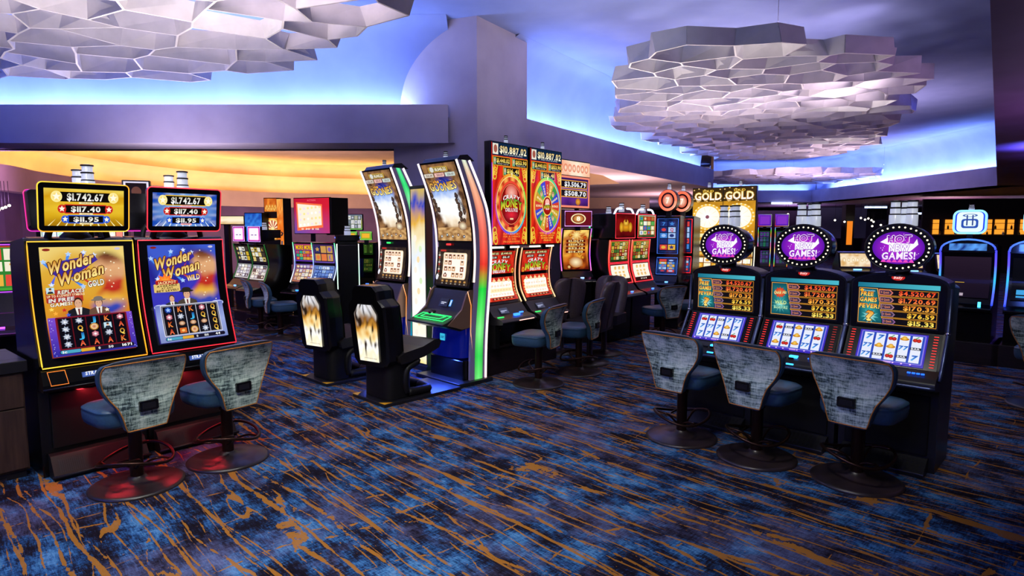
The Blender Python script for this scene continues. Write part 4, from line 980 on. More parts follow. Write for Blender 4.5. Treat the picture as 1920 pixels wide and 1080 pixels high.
    for a,b in ell(0,cz,.193,.151,32):
        if bm_ is None:
            g=G(); g.add([(0,-.009,0)]+[(.0078*math.cos(q),0,.0078*math.sin(q)) for q in [PI*i/4 for i in range(8)]],[(0,1+i,1+(i+1)%8) for i in range(8)],0,True); bm_=g.build('bulb',glow('fff0c8',1.7),tq); q_=bm_
        else: q_=bm_.copy(); COL.objects.link(q_); q_.parent=tq
        q_.location=(a,.121,b)
    g=G(); g.tube([(a,.12,b) for a,b in ell(0,cz,.216,.173,40)],.006,closed=True); g.build('sign_rim',DGREY,tq)
    g=G(); g.lathe([(.10,1.40),(.10,1.425),(.06,1.43),(.06,1.47)],(0,.26),20); g.box(-.075,-.01,.13,.15,1.425,1.44); g.build('sign_neck',CHAR,root)
    for a,b in ((-.055,.23),(.055,.23),(0,.31)): candle(root,a,b,cz+.16,.036,.19)
    return root
B1=Vector((1.79,5.36)); vB=Vector((math.cos(R(-44)),math.sin(R(-44))))
for k,(kind,lb) in enumerate(((1,'oval-topped slot machine at the left end of its row of three'),(0,'oval-topped slot machine in the middle of its row of three'),(1,'oval-topped slot machine at the right end of its row, nearest the right edge'))):
    p=B1+vB*.67*k; oval_machine(p.x,p.y,-44,lb,kind,k+3)

# ---- towering curved machines with a lit seat in front
def tower_machine(x,y,rz,label,band,front=True):
    root=thing('slot_machine',label,'slot machine',(x,y,0),R(rz),'tall curved slot machines with light bands')
    W_=.66
    up=[(p[0],p[1]) for p in smooth([(.085,1.60,0),(.075,1.75,0),(.03,1.98,0),(-.05,2.22,0),(-.17,2.50,0)],5)]
    lo=[(.02,1.09),(.055,1.25),(.075,1.40),(.085,1.54)]
    g=G(); g.prism([(.09,.0),(.09,1.05)]+[(a+.012,b) for a,b in lo]+[(a+.012,b) for a,b in up]+[(a+.10,b) for a,b in reversed(up)]+[(.20,1.2),(.30,.0)],-W_/2,W_/2); g.build('cabinet',BLACK,root,bevel=.004)
    if front:
        for nm,pa,A,xo in (('upper_screen',up,art_cave(.90,.52),0),('reel_screen',lo,art_cave_reels(),0)):
            s=surf(off_path(pa,.0)); k=(s.len-.04)/A.h
            g=G(); n=len(pa); v=[(-W_/2+.01,a,b) for a,b in pa]+[(W_/2-.01,a,b) for a,b in pa]; g.add(v,[(i,n+i,n+i+1,i+1) for i in range(n-1)],0,True); g.build('screen_bezel',BLACK,root)
            A.build(nm,lambda u,v,o,s=s,k=k: s(u*1.14,min(v*k+.02,s.len-1e-4),o+.003),root)
        g=G(); g.box(-.14,-.07,.07,.085,1.565,1.585); g.build('status_light',glow('ff3030' if band=='red' else '30e060',2),root)
    # side light fins: inner tube, wide colour band, outer tube
    inn=up; sp=[(-.17,2.50),(-.05,2.22),(.03,1.98),(.075,1.75),(.09,1.5),(.085,1.3),(.06,1.0),(.03,.7),(.01,.4),(0,.04)]
    sp=[(p[0],p[1]) for p in smooth([(a,b,0) for a,b in sp],4)]
    dep=lambda z: .25 if z<2.0 else .25-.06*(z-2.0)/.5
    for s_ in (-1,1):
        xx=s_*(W_/2+.012)
        g=G(); n=len(sp); v=[]
        for a,b in sp: v+=[(xx,a+.005,b),(xx,a+dep(b),b),(xx-s_*.03,a+dep(b),b),(xx-s_*.03,a+.005,b)]
        f=[(4*i+j,4*i+(j+1)%4,4*i+4+(j+1)%4,4*i+4+j) for i in range(n-1) for j in range(4)]+[(0,1,2,3),(4*n-4,4*n-3,4*n-2,4*n-1)]
        g.add(v,f,0,False); fin=g.build('side_fin',pr('lilac_acrylic','8a80a8',.3),root)
        up_only=[q for q in sp if q[1]>1.12]
        tubes('inner_tube',fin,[(xx,a-.002,b) for a,b in up_only],.012,['fff0f4','ffd8dc','ffe8d8'])
        cols=['d8e8d0','f0b090','f4a080','f08070','e86858','f05040','e03028','20d040','50e060','80f088','30d050','70e878'] if band=='red' else ['60e8a0','30d870','90f0b0','40e070','20d850','a0f8b0','30d860','80f0b0','40e080','20c0a0','2090e0','30a0f0']
        gg=G(); v=[];c=[]
        for i,(a,b) in enumerate(sp):
            w0,w1=.07,dep(b)-.06; t=i/(n-1)
            for q in (w0,(w0+w1)/2,w1): v.append((xx+s_*.004,a+q,b)); c.append(tuple(w_*(1.0 if q==(w0+w1)/2 else .6) for w_ in ramp(cols,t)[:3])+(1,))
        gg.add(v,[(3*i+j,3*i+j+1,3*i+4+j,3*i+3+j) for i in range(n-1) for j in range(2)],0,True,c); gg.build('colour_band',SCREENB,fin)
        tubes('outer_tube',fin,[(xx,a+dep(b)-.01,b) for a,b in sp],.016,['fff0f8','ffe0e4','fff4f0','ffd8d8'])
    if front:
        # console
        g=G(); g.prism([(-.36,.700),(-.37,.715),(-.30,.735),(-.10,.83),(-.02,.99),(.02,1.06),(.10,1.06),(.10,.66),(-.12,.62)],-.32,.32); co=g.build('console',CHAR,root,bevel=.012)
        for s_ in (-1,1):
            g=G(); g.prism([(-.30,.70),(-.10,.86),(-.03,1.03),(.02,1.07),(.08,1.07),(.08,.66),(-.10,.64)],s_*.325-.012,s_*.325+.012)
            g.build('console_cheek',pr('tan_pearl_metal','8a6a58',.3,metal=.5),co,bevel=.004)
        for s_ in (-1,1): tubes('edge_light',root,[(s_*.34,-.02,1.06),(s_*.34,.03,.90),(s_*.34,.02,.6),(s_*.335,.085,.04)],.004,['ffc090','ff9040','ffb070','ffe0c0'])
        g=G(); g.tube([(-.28,-.30,.745),(.24,-.30,.745),(.27,-.20,.79),(-.24,-.20,.79)],.005,closed=True); g.tube([(-.2,-.27,.76),(.14,-.27,.76),(.2,-.22,.785),(-.16,-.22,.785)],.004,closed=True); g.build('deck_light',glow('20e060',2.5),co)
        g=G(); g.lathe([(.05,.78),(.05,.81),(.03,.82)],(-.12,-.16),16); g.build('bash_button',BLACK,co)
        A=Art(.24,.10); A.rect(-.12,0,.03,.10,'20202c'); A.rect(-.09,.045,.0,.055,'d8dce8'); A.rect(-.09,.03,-.03,.038,'d8dce8'); A.rect(.06,.01,.10,.09,'50a0ff'); A.rect(.072,.02,.088,.08,'e8f4ff'); s=surf([(-.085,.865),(-.035,.965)]); A.build('card_display',lambda u,v,o:s(u+.03,v,o+.012),co)
        # belly
        g=G(); n=12; pl=[(.29*math.cos(PI*i/n),-.03-.10*math.sin(PI*i/n)) for i in range(n+1)]; g.vprism(pl+[(-.29,.10),(.29,.10)],.30,.66,0,True,[(a*1.0,b*.7) for a,b in pl]+[(-.29,.10),(.29,.10)]); be=g.build('belly_panel',pr('deep_blue_gloss','0a1460',.18,coat=.5,emit='0818a0',es=.25),root)
        A=Art(.09,.08); A.rr(-.045,0,.045,.08,.008,'38b8e0'); A.text('LIGHT',-.032,.028,.032,.052,'0a3a70'); A.build('service_label',lambda u,v,o:(u,-.112-o,.48+v),be)
        g=G(); g.box(-.30,.30,-.06,.10,.02,.27); g.build('lower_door',BLACK,root,bevel=.01); area('blue_kick_lamp',(x-.12,y-.16,.30),(.3,.05),16,(.05,.12,1))
        g=G(); g.box(-.40,.40,-.20,.31,.0,.045); g.build('plinth',CHAR,root,bevel=.008)
    g=G(); g.prism([(-.15,2.495),(-.11,2.55),(.0,2.565),(.10,2.50)],-.30,.33); g.build('crown_cap',CHAR,root,bevel=.01)
    candle(root,-.05,.0,2.55,.024,.075); return root
SCREENB=artmat('light_band',1.25)
G2=Vector((-.72,7.05)); v4=Vector((math.cos(R(-45)),math.sin(R(-45)))); n4=Vector((-v4.y,v4.x))
G1=G2-v4*1.24
tower_machine(G2.x,G2.y,-45,'tall curved slot machine with a salmon and green light band on its side','red')
tower_machine(G1.x,G1.y,-45,'tall curved slot machine with a green light band on its side, left of its twin','green')
# bright column between them
o=thing('lit_display_column','glowing white display column between the two tall curved machines','display column',tuple((G2-v4*.66+n4*.03).to_3d()),R(-45))
g=G(); g.box(-.16,.16,0,.12,.0,.06); g.build('base',CHAR,o)
g=G(); g.box(-.16,.16,.02,.12,.06,2.28); g.build('body',CHAR,o)
A=Art(.28,2.15); A.grid(-.14,0,.14,2.15,lambda a,b: ramp(['ffe890','ffffff','fff8e0','ffffff','fffaf0','ffffff','e8f0ff','f8f4d0','e8b030','2040c0','e0c030'],b*.98+.06*nz(a*4,b*12,2)),8,50)
for k in range(12): A.disc(.06*math.sin(k*2.1),.12+.13*k,.03,.04,['ffe0b0','d8f0c0','fff0e0'][k%3])
A.build('lit_front',lambda u,v,o_:(u,.018-o_,.09+v),o); A.build('lit_side',lambda u,v,o_:(.162+o_,.07-u*.3,.09+v),o) if 0 else None

def pod_chair(x,y,rz,label):
    root=thing('pod_gaming_chair',label,'gaming chair',(x,y,0),R(rz),'black pod chairs with a lit picture on the back')
    g=G(); g.box(-.30,.30,-.30,.68,0,.035); pf=g.build('floor_plate',CHAR,root,bevel=.004)
    for a,b,dx in ((-.30,-.30,1),(.30,-.30,-1)):
        g=G(); g.add([(a,b,.037),(a+dx*.10,b,.037),(a+dx*.01,b+.10,.037),(a,b,.034),(a+dx*.10,b,.034),(a+dx*.01,b+.10,.034)],[(0,1,2),(0,3,4,1),(1,4,5,2),(2,5,3,0)]); g.build('warning_triangle',YELL,pf)
    # pedestal: fat slab behind, looping foot in front
    g=G(); g.vprism(rrect(-.23,-.22,.23,.10,.10),.04,.40,0,True); g.build('pedestal',MATTE,root,bevel=.02)
    for s_ in (-1,1):
        g=G(); g.tube(smooth([(s_*.21,.04,.08),(s_*.21,.26,.075),(s_*.17,.32,.075),(0,.34,.075)],5),.045); g.tube(smooth([(s_*.22,.02,.08),(s_*.225,.0,.2),(s_*.225,.03,.33),(s_*.22,.15,.38),(s_*.15,.2,.39)],5),.035); g.build('foot_loop',MATTE,root)
    g=G(); g.lathe([(.24,.385),(.25,.40),(.24,.425),(.18,.43)],(0,.02),28); g.build('swivel',DGREY,root)
    g=G(); g.prism([(-.16,.42),(-.18,.50),(-.10,.535),(.18,.555),(.36,.60),(.45,.60),(.48,.565),(.44,.50),(.20,.44)],-.27,.27); g.build('seat',BLEATHER,root,bevel=.03)
    # back pod
    o1=[(-.19,.40),(.19,.40),(.24,.46),(.255,.80),(.25,1.04),(.18,1.11),(.17,1.20),(.12,1.25),(-.12,1.25),(-.17,1.20),(-.18,1.11),(-.25,1.04),(-.255,.80),(-.24,.46)]
    lean=lambda y_,z: y_-.10*(z-.42)
    g=G(); n=len(o1); v=[]
    for yy,k in ((-.31,.86),(-.28,.97),(-.20,1),(-.10,.98),(-.06,.88)):
        v+=[(a*k,lean(yy,b),.82+(b-.82)*(k*.25+.75)) for a,b in o1]
    g.add(v,[(r*n+i,r*n+(i+1)%n,(r+1)*n+(i+1)%n,(r+1)*n+i) for r in range(4) for i in range(n)]+[tuple(range(n)),tuple(range(4*n,5*n))[::-1]],0,False); bk=g.build('back_shell',BLACK,root,bevel=.012)
    g=G(); v=[]
    for yy,k in ((-.08,.80),(-.02,.74),(.0,.6)): v+=[(a*k,lean(yy,b),.84+(b-.84)*k*.98) for a,b in o1]
    g.add(v,[(r*n+i,r*n+(i+1)%n,(r+1)*n+(i+1)%n,(r+1)*n+i) for r in range(2) for i in range(n)]+[tuple(range(2*n,3*n))[::-1]],0,True); g.build('back_cushion',BLEATHER,root)
    A=Art(.36,.60)
    def pic(a,b): return mixc(ramp(['fffbe8','fff4d0','ffffff','ffe8a8','e0a040','8a5a20','c8c0b8','e8e8f0'],b*1.0+.22*nz(a*5,b*6,4)),'2a1c14',max(0,min(1,3*(nz(a*7,b*5,8)-.12)+ (b-.55)*1.1)))
    v=[]; nx,ny=26,40; A.L=1
    vs=[];cs=[]
    for j in range(ny+1):
        b=j/ny; hw=.165 if b<.84 else .165-.07*(b-.84)/.16; hw*= .86+.14*min(1,b*1.2)
        for i in range(nx+1): vs.append((-hw+2*hw*i/nx,.60*b)); cs.append(pic(i/nx,b))
    A._a(vs,[(j*(nx+1)+i,j*(nx+1)+i+1,(j+1)*(nx+1)+i+1,(j+1)*(nx+1)+i) for j in range(ny) for i in range(nx)],cs,1)
    A.text('presentation by design',-.07,.03,.11,.042,'5a4020',0)
    A.build('lit_back_picture',lambda u,v,o_:(u*.92,lean(-.318-o_,.46+v),.455+v),bk)
    for c in KIDS(root):
        if c.name.split('.')[0] in ('seat','back_shell','back_cushion'): c.rotation_euler=(0,0,R(13)); c.scale=(1,1,.96)
    return root
p=G2-n4*.90+v4*.15; pod_chair(p.x,p.y,-45,'black pod gaming chair with lit back, in front of the salmon-banded tall machine')
p=G1-n4*.90+v4*.24; pod_chair(p.x,p.y,-45,'black pod gaming chair with lit back, the one farther left')

# ---- general upright machine used for the tall wheel pair and everything farther back
def upright(x,y,rz,label,W_=.62,stand=.35,nose=.66,face=None,screens=(),side=None,toppers=(),depth=.55,cand=None,group=None,body=None,frame=None,deck='2a6aff',detail=True,edge=None):
    root=thing('slot_machine',label,'slot machine',(x,y,0),R(rz),group); body=body or BLACK
    face=face or [(.06,nose+.18),(.12,1.15),(.09,1.5)]
    if stand:
        g=G(); g.box(-W_/2-.03,W_/2+.03,.06,.06+depth+.1,0,stand-.03); g.box(-W_/2-.05,W_/2+.05,.03,.09+depth+.1,stand-.03,stand); g.build('stand',DWOOD,root,bevel=.006)
    g=G(); top=face[-1][1]; g.prism([(.10,stand),(.08,nose-.03),(face[0][0]+.01,face[0][1])]+[(a+.012,b) for a,b in face[1:]]+[(face[-1][0]+.10,top+.01),(.1+depth,top-.02),(.1+depth,stand)],-W_/2,W_/2); g.build('cabinet',body,root,bevel=.006)
    nx=.18
    g=G(); pl=[(-W_/2,.10),(-W_/2,-nx+.06),(-W_/2+.06,-nx),(W_/2-.06,-nx),(W_/2,-nx+.06),(W_/2,.10)]
    g.prism([(-nx,nose-.035),(-nx-.01,nose-.01),(-nx+.03,nose+.02),(-.04,nose+.05),(face[0][0],face[0][1]-.005),(.10,face[0][1]-.01),(.10,nose-.05),(-.05,nose-.05)],-W_/2+.01,W_/2-.01); dk=g.build('button_deck',CHAR if detail else BLACK,root,bevel=.008)
    if detail:
        g=G(); g.box(-W_*.28,-W_*.05,-.03,-.02,nose+.06,nose+.065); A=Art(.15,.08); A.rect(-.075,0,.075,.08,'3a4058'); A.rect(-.06,.035,.05,.045,'b8c0e0'); A.rect(-.06,.02,.0,.027,'b8c0e0'); q=surf([(-.035,nose+.065),(.03,face[0][1]-.03)],-.10); A.build('card_display',lambda u,v,o:q(u,v,o+.004),dk)
        g=G(); g.box(-.0,.09,-.11,-.075,nose+.035,nose+.062); g.box(.14,.20,-.07,-.05,nose+.055,nose+.07); g.build('play_button',glow(deck,4),dk)
        g=G(); g.box(-W_*.45,-W_*.30,-.10,-.08,nose+.035,nose+.045); g.build('ticket_light',glow('30e060',2),dk)
        g=G(); g.box(-.02,.26,-nx-.014,-nx-.008,nose-.012,nose-.004); g.build('deck_edge_light',glow('ffb0a0',2.5),dk)
        g=G(); g.box(-W_/2+.02,-W_/2+.10,-.06,.08,stand,nose-.04); g.build('printer_column',MATTE,root)
        g=G(); g.lathe([(.0,.52),(.014,.525),(.014,.54),(0,.545)],(-.08,.075),10); g.build('lock',YELL,root)
    elif deck:
        g=G(); g.box(.02,.07,-.10,-.075,nose+.035,nose+.05); g.build('play_button',glow(deck,4),dk)
    for i,(z0,z1,fn) in enumerate(screens):
        A=fn(); pth=off_path(sub_path(face,z0,z1),.003); s=surf(pth); k=s.len/A.h; kw=(W_-.10)/A.w
        A.build('reel_screen' if i==0 else 'upper_screen',lambda u,v,o,s=s,k=k,kw=kw:s(u*kw,min(v*k,s.len-1e-4),o),root)
    if side:
        fp=smooth([(a,b,0) for a,b in face],5)
        for s_ in (-1,1):
            c=side if isinstance(side,list) else [side]
            tubes('side_light',root,[(s_*(W_/2-.015),a-.006,b) for a,b,_ in fp],.008,c if len(c)>1 else c[0])
            if isinstance(side,tuple): pass
    if frame:
        for (z0,z1,_) in screens:
            pth=off_path(sub_path(face,z0-.015,z1+.015),.008); tubes('screen_frame_light',root,[(-W_/2+.03,a,b) for a,b in pth]+[(W_/2-.03,a,b) for a,b in reversed(pth)],.007,frame,closed=True)
    for (z0,z1,w_,yy,dp,fn,ec) in toppers:
        g=G(); g.box(-w_/2,w_/2,yy,yy+dp,z0,z1); tq=g.build('topper',body,root,bevel=.006)
        if z0>top+.01: g=G(); g.box(-.04,.04,yy+dp*.3,yy+dp*.7,top-.03,z0+.01); g.build('topper_post',MATTE,root)
        if fn:
            A=fn(); k=(z1-z0-.03)/A.h; kw=(w_-.03)/A.w; A.build('topper_screen',lambda u,v,o,k=k,kw=kw,z0=z0,yy=yy:(u*kw,yy-.001-o,z0+.015+v*k),tq)
        if ec: tubes('edge_light',tq,[(-w_/2,yy,z0),(w_/2,yy,z0),(w_/2,yy,z1),(-w_/2,yy,z1)],.006,ec,closed=True)
    if cand: candle(root,cand[0],cand[1],cand[2],cand[3],cand[3]*3.4)
    return root

# tall red wheel pair
C1=Vector((-.042,7.374)); 
wf=[(.06,.85),(.14,1.0),(.165,1.17),(.155,1.35),(.12,1.52)]
for k,lb in ((0,'tall red slot machine with a large round red emblem on its upright picture'),(1,'tall red slot machine with a many-coloured prize wheel on its upright picture')):
    p=C1+u5*.718*k
    upright(p.x,p.y,50,lb,.66,.35,.68,wf,((.885,1.165,art_crazy_low),(1.21,1.485,art_crazy_mid)),['ffd8a0','ffb080','ff9070','ffc890'],((1.555,2.76,.68,-.02,.10,(lambda k=k:art_wheel(k)),None),),.5,(0,.04,2.77,.022),'tall red slot machines with upright pictures')
    q=p+n5*.1
    g=G(); g.box(-.25,.25,.035,.05,1.525,1.545)
    o_=[o_ for o_ in bpy.data.objects if o_.get('label')==lb][0]; g.build('top_light_bar',glow('fff0d0',3),o_)

# red-framed three-reel pair
def gold_icon(): 
    A=Art(.5,.45); A.grid(-.25,0,.25,.45,cloud(['3a0408','8a1010','500608'],3,3,.6),8,8); A.disc(0,.2,.17,.09,'e8a020',c1='8a5008'); A.disc(-.12,.2,.05,.10,'f0b830',c1='a86810'); A.disc(.12,.2,.05,.10,'f0b830',c1='a86810'); A.disc(0,.29,.07,.07,'f8d050',c1='b87818'); A.rect(-.02,.3,.02,.42,'601010'); return A
def door_icon():
    A=art_tiles(.5,.45,['205030','c8a040','d8e0c0'],['e8d8a0','58a850','c05030','f0f0e0','3a70c0'],4,4,'403010',44); return A
def three_reel():
    A=Art(.5,.34); A.rect(-.25,0,.25,.34,'301008'); A.rr(-.24,.07,.24,.33,.006,'fff4e0'); A.L+=1
    for i in range(3):
        for j in range(3): A.text('8',-.15+.11*i,.10+.075*j,-.09+.11*i,.155+.075*j,'d89018',.03,c2='f0c040',L=A.L+1+i)
    A.text('0 1 2 8',-.08,.02,.1,.05,'e8e0d0'); return A
def jungle(): return art_tiles(.5,.42,['1a3a18','a83018','c8a030'],['3a6a28','c8a840','e8e0b0','a03020','506838'],6,5,'20180c',31)
ef=[(.05,.90),(.12,1.1),(.14,1.3),(.12,1.585)]
E1=Vector((1.78,9.55))
for k,lb in ((0,'red-framed three-reel slot machine with a gold ornament above, left of its pair'),(1,'red-framed three-reel slot machine with a bright treasure picture above, right of its pair')):
    p=E1+u5*.69*k
    r_=upright(p.x,p.y,50,lb,.64,.0,.74,ef,((.92,1.20,three_reel),(1.25,1.56,jungle)),['ff5040','ff3030','ff8060'],((1.615,1.99,.60,.02,.4,[gold_icon,door_icon][k],redn),),.5,(0,.1,2.02,.04),'red-framed three-reel slot machines',frame='ff3040',detail=False,deck='4070ff')
    for s_ in (-1,1):
        g=G(); g.tube(smooth([(s_*.30,.05,1.98),(s_*.22,.05,2.06),(s_*.08,.05,2.07)],4),.016); g.build('crown_light',glow('e0e8ff',1.6),r_)
# dark round-topped pair behind it
def blue_tiles(t,s=0): return lambda: art_tiles(.4,.9,['102050','3060b0','101840'],['4080d0','a0c0f0','d04040','203070','e0b040'],2,5,'0c1030',50+s,t,frac=.15)
for k,(px,py) in enumerate(((2.68,10.7),(3.05,11.15))):
    r_=upright(px,py,-30,['dark slot machine under the left one of the two orange ring signs','dark red-beaded slot machine under the right one of the two orange ring signs'][k],.42,0,.80,[(.05,.95),(.1,1.2),(.1,1.98)],((.98,1.24,blue_tiles(None,k)),(1.34,1.92,blue_tiles(None,k+2))),None,(),.5,None,'dark machines with orange ring signs',frame=['3a60c0','ff2838'][k],detail=False,deck='60a0ff')
    g=G(); g.yprism(ell(0,2.25,.17,.19,28),.05,.22); tq=g.build('ring_sign',BLACK,r_,bevel=.01)
    tubes('sign_ring_light',tq,[(a,.045,b) for a,b in ell(0,2.25,.14,.16,28)],.022,['ff7050','ff5838','ff9070'],closed=True)
    A=Art(.2,.24); A.disc(0,.12,.09,.11,'ffd8b8',c1='d04830'); A.text('7',-.03,.07,.03,.17,'fff4e8'); A.build('sign_face',lambda u,v,o:(u,.044-o,2.13+v),tq)
    g=G(); g.box(-.04,.04,.1,.16,1.97,2.08); g.build('sign_neck',MATTE,r_); candle(r_,0,.13,2.44,.03,.1)

# gold machine with a small framed topper and the boxed jackpot sign above it
def goldart(w_,h_,seed,t=None):
    def f():
        A=Art(w_,h_); A.grid(-w_/2,0,w_/2,h_,cloud(['5a1008','c86018','f0b040','a83810','ffd870'],seed,4,.8),10,20); rnd=random.Random(seed)
        for k in range(14): A.disc(rnd.uniform(-.38,.38)*w_,rnd.uniform(.06,.9)*h_,w_*.07,w_*.07,rnd.choice(['ffe088','f0a830','e04818','fff4c8']),c1='8a4008')
        for k in range(4): A.rect(-w_*.38,h_*(.42+.09*k),w_*.38,h_*(.48+.09*k),'5a0c08'); A.text(['$3,356.79','$508.70','$52.14','$14.30'][3-k].replace(',','.'),-w_*.3,h_*(.43+.09*k),w_*.3,h_*(.47+.09*k),'ffe8a0')
        A.star(0,h_*.88,w_*.3,'fff0a0',.5,9,c1='d08020'); A.disc(0,h_*.18,w_*.28,w_*.22,'fff0c0',c1='b86818'); return A
    return f
def coin():
    A=Art(.4,.3); A.rect(-.2,0,.2,.3,'6a0c18'); A.ring(0,.15,.12,.12,.18,'ffe8b0'); A.disc(0,.15,.085,.085,'f0c070',c1='a85818'); A.text('8',-.03,.10,.03,.20,'fff8e0'); return A
upright(1.00,9.30,12,'slot machine with gold picture and purple edges, just right of the wheel machine',.50,.35,.98,[(.07,1.12),(.14,1.35),(.12,1.6),(.07,1.76)],((1.14,1.74,goldart(.4,.62,5)),),['ff80c0','c050ff','ff9060','b060ff'],((1.80,2.02,.42,.0,.06,coin,'f0a0ff'),),.5,None,None,detail=False,deck='80b0ff',edge=1)
def jackpot_sign():
    A=Art(1.0,.62); A.rect(-.5,0,.5,.62,'f08870'); A.grid(-.45,.04,.45,.58,cloud(['301058','6a30a8','2a0c50'],3,3,.5),10,6)
    for t,y in (('$3,506.79',.40),('$508.70',.22)): A.rr(-.42,y-.02,.42,y+.14,.02,'d89840'); A.rect(-.40,y,.40,y+.12,'100818'); A.text(t.replace(',','.'),-.30,y+.015,.37,y+.105,'e8e8f0',c2='ffffff')
    A.disc(.12,.12,.08,.07,'e8a838',c1='a05818'); return A
def glow_face():
    A=Art(1.0,.3); A.grid(-.5,0,.5,.3,cloud(['f09060','fff0d8','f8b890'],6,5,.8,False),10,3)
    for k in range(7): A.disc(-.4+.13*k,.15,.055,.08,'fff4d8',c1='e06030')
    return A
o=thing('jackpot_sign','pink-framed jackpot sign box on a post, reading amounts, right of the wheel machine','sign',(1.06,10.6,0),R(50))
g=G(); g.box(-.5,.5,0,.34,2.10,2.92); sb=g.build('sign_box',CHAR,o,bevel=.01)
A=jackpot_sign(); A.build('sign_face',lambda u,v,o_:(u*.96,-.003-o_,2.12+v*.85),sb)
A=glow_face(); A.build('sign_header',lambda u,v,o_:(u*.96,-.003-o_,2.66+v*.80),sb)
g=G(); g.box(.28,.34,.12,.18,0,2.12); g.build('post',MATTE,o)
# dark machines seen from behind, with coloured edge lights
def back_machine(x,y,rz,label,c1,c2,top=2.0,W_=.66,group=None):
    root=thing('slot_machine',label,'slot machine',(x,y,0),R(rz),group)
    g=G(); g.prism([(.1,0),(.1,.7),(-.15,.74),(-.12,.8),(.06,.9),(.12,1.2),(.1,1.55),(.6,1.52),(.62,0)],-W_/2,W_/2); g.build('cabinet',BLACK,root,bevel=.01)
    g=G(); g.vprism(rrect(-W_/2-.03,.05,W_/2+.03,.45,.12),1.58,top,0,True); tq=g.build('topper',MATTE,root,bevel=.02)
    g=G(); g.box(-.15,.15,.15,.4,1.5,1.6); g.build('topper_neck',MATTE,root)
    for s_ in (-1,1):
        tubes('edge_light',root,[(s_*(W_/2+.01),a,b) for a,b in [(p[0],p[1]) for p in smooth([(-.0,.8,0),(.06,.95,0),(.10,1.2,0),(.07,1.52,0)],5)]],.014,c1)
        tubes('edge_light',tq,[(s_*(W_/2+.035),.12,1.62),(s_*(W_/2+.05),.10,(1.6+top)/2),(s_*(W_/2+.035),.12,top-.04)],.014,c2)
    candle(root,0,.25,top,.045,.15); return root
back_machine(1.52,11.1,230,'dark machine seen from behind with green and red edge lights, left of the red-framed pair',['ff5030','ff3030','ff8040'],['30e060','40e0a0','ff4030'])
back_machine(-2.62,9.8,195,'black machine side with a pale vertical edge light, left of the tall curved machines',['e8fff0','c0ffd8','ffffff'],['6080ff','8060ff','6080ff'],1.66,.30)

# flashing gold wheel pair
def gold_wheel():
    A=Art(.66,1.55); A.grid(-.33,0,.33,1.55,cloud(['a86810','e8a828','7a4808'],4,5,.6),8,16)
    A.rect(-.33,1.18,.33,1.55,'3a2806'); rnd=random.Random(9)
    for k in range(24): A.disc(rnd.uniform(-.31,.31),rnd.choice([1.2,1.24,1.48,1.52])+rnd.uniform(-.02,.02),.018,.018,'fff4c0',c1='c08818')
    A.text('SOLID',-.12,1.44,.12,1.50,'f0c040'); A.text('GOLD',-.29,1.23,.29,1.43,'fff0a0',.03,out='b07808',c2='ffffff')
    A.disc(0,.76,.32,.36,'c07810',c1='f8c040',n=36)
    for a,b in ell(0,.76,.30,.34,22): A.disc(a,b,.026,.026,'ffffe8',c1='ffd050')
    A.disc(0,.76,.26,.30,'ffffff',c1='fffbe8',n=36); A.disc(0,.76,.04,.05,'8a5060')
    for k in range(10): A.poly([(.05*math.cos(k*.63),.76+.06*math.sin(k*.63)),(.23*math.cos(k*.63),.76+.26*math.sin(k*.63)),(.23*math.cos(k*.63+.03),.76+.26*math.sin(k*.63+.03))],'f0d890')
    for k in range(8): A.disc(-.29+.083*k,.36,.022,.022,'ffffd8',c1='e8a828')
    A.rect(-.28,.02,.28,.30,'fff0b0'); A.rr(-.2,.1,.2,.2,.03,'e0a020'); return A
def gold_low(): return art_tiles(.5,.42,['c87818','fff0b0','f0c050'],['fff4c8','f0c860','fff8e8','e0a030'],3,2,'8a5008',61)
p0=Vector((4.12,13.0))
for k,lb in ((0,'gold bulb-lit wheel machine reading GOLD, left of its pair'),(1,'gold bulb-lit wheel machine reading GOLD, right of its pair')):
    p=p0+v4*.68*k
    upright(p.x,p.y,-33,lb,.64,.2,.72,[(.05,.9),(.1,1.2),(.1,1.4)],((.92,1.16,gold_low),(1.18,1.38,gold_low)),'fff8e0',((1.42,2.62,.66,.0,.12,gold_wheel,None),),.5,(0,.06,2.63,.03),'gold bulb-lit wheel machines',detail=False,deck='f8f0ff')

# rainbow-edged pair far back
rain=['ff3030','40e040','4060ff','f0e030','ff30c0','30d0e0','ff6030','40e040','8040ff']
for k,(px,py) in enumerate(((7.05,17.2),(7.42,16.95))):
    upright(px,py,-25,['far slot machine with rainbow edge lights, left of its pair','far slot machine with rainbow edge lights, right of its pair'][k],.36,.2,.55,[(.05,.72),(.14,1.1),(.14,1.5),(.1,1.8)],((.78,1.16,lambda: art_tiles(.4,.5,['1a1030','401860'],['302858','503080','205048'],3,3,'100818',71)),(1.22,1.7,lambda: art_tiles(.4,.5,['1a1030','205838'],['283858','503080','206048'],3,3,'100818',72))),rain,((1.84,2.16,.34,.0,.1,lambda: art_tiles(.4,.4,['5a20b0','a040e0'],['e8b030','8030c0'],1,1,'5a20b0',73),rain),),.4,None,'rainbow-edged machines',detail=False,deck='60c0ff')

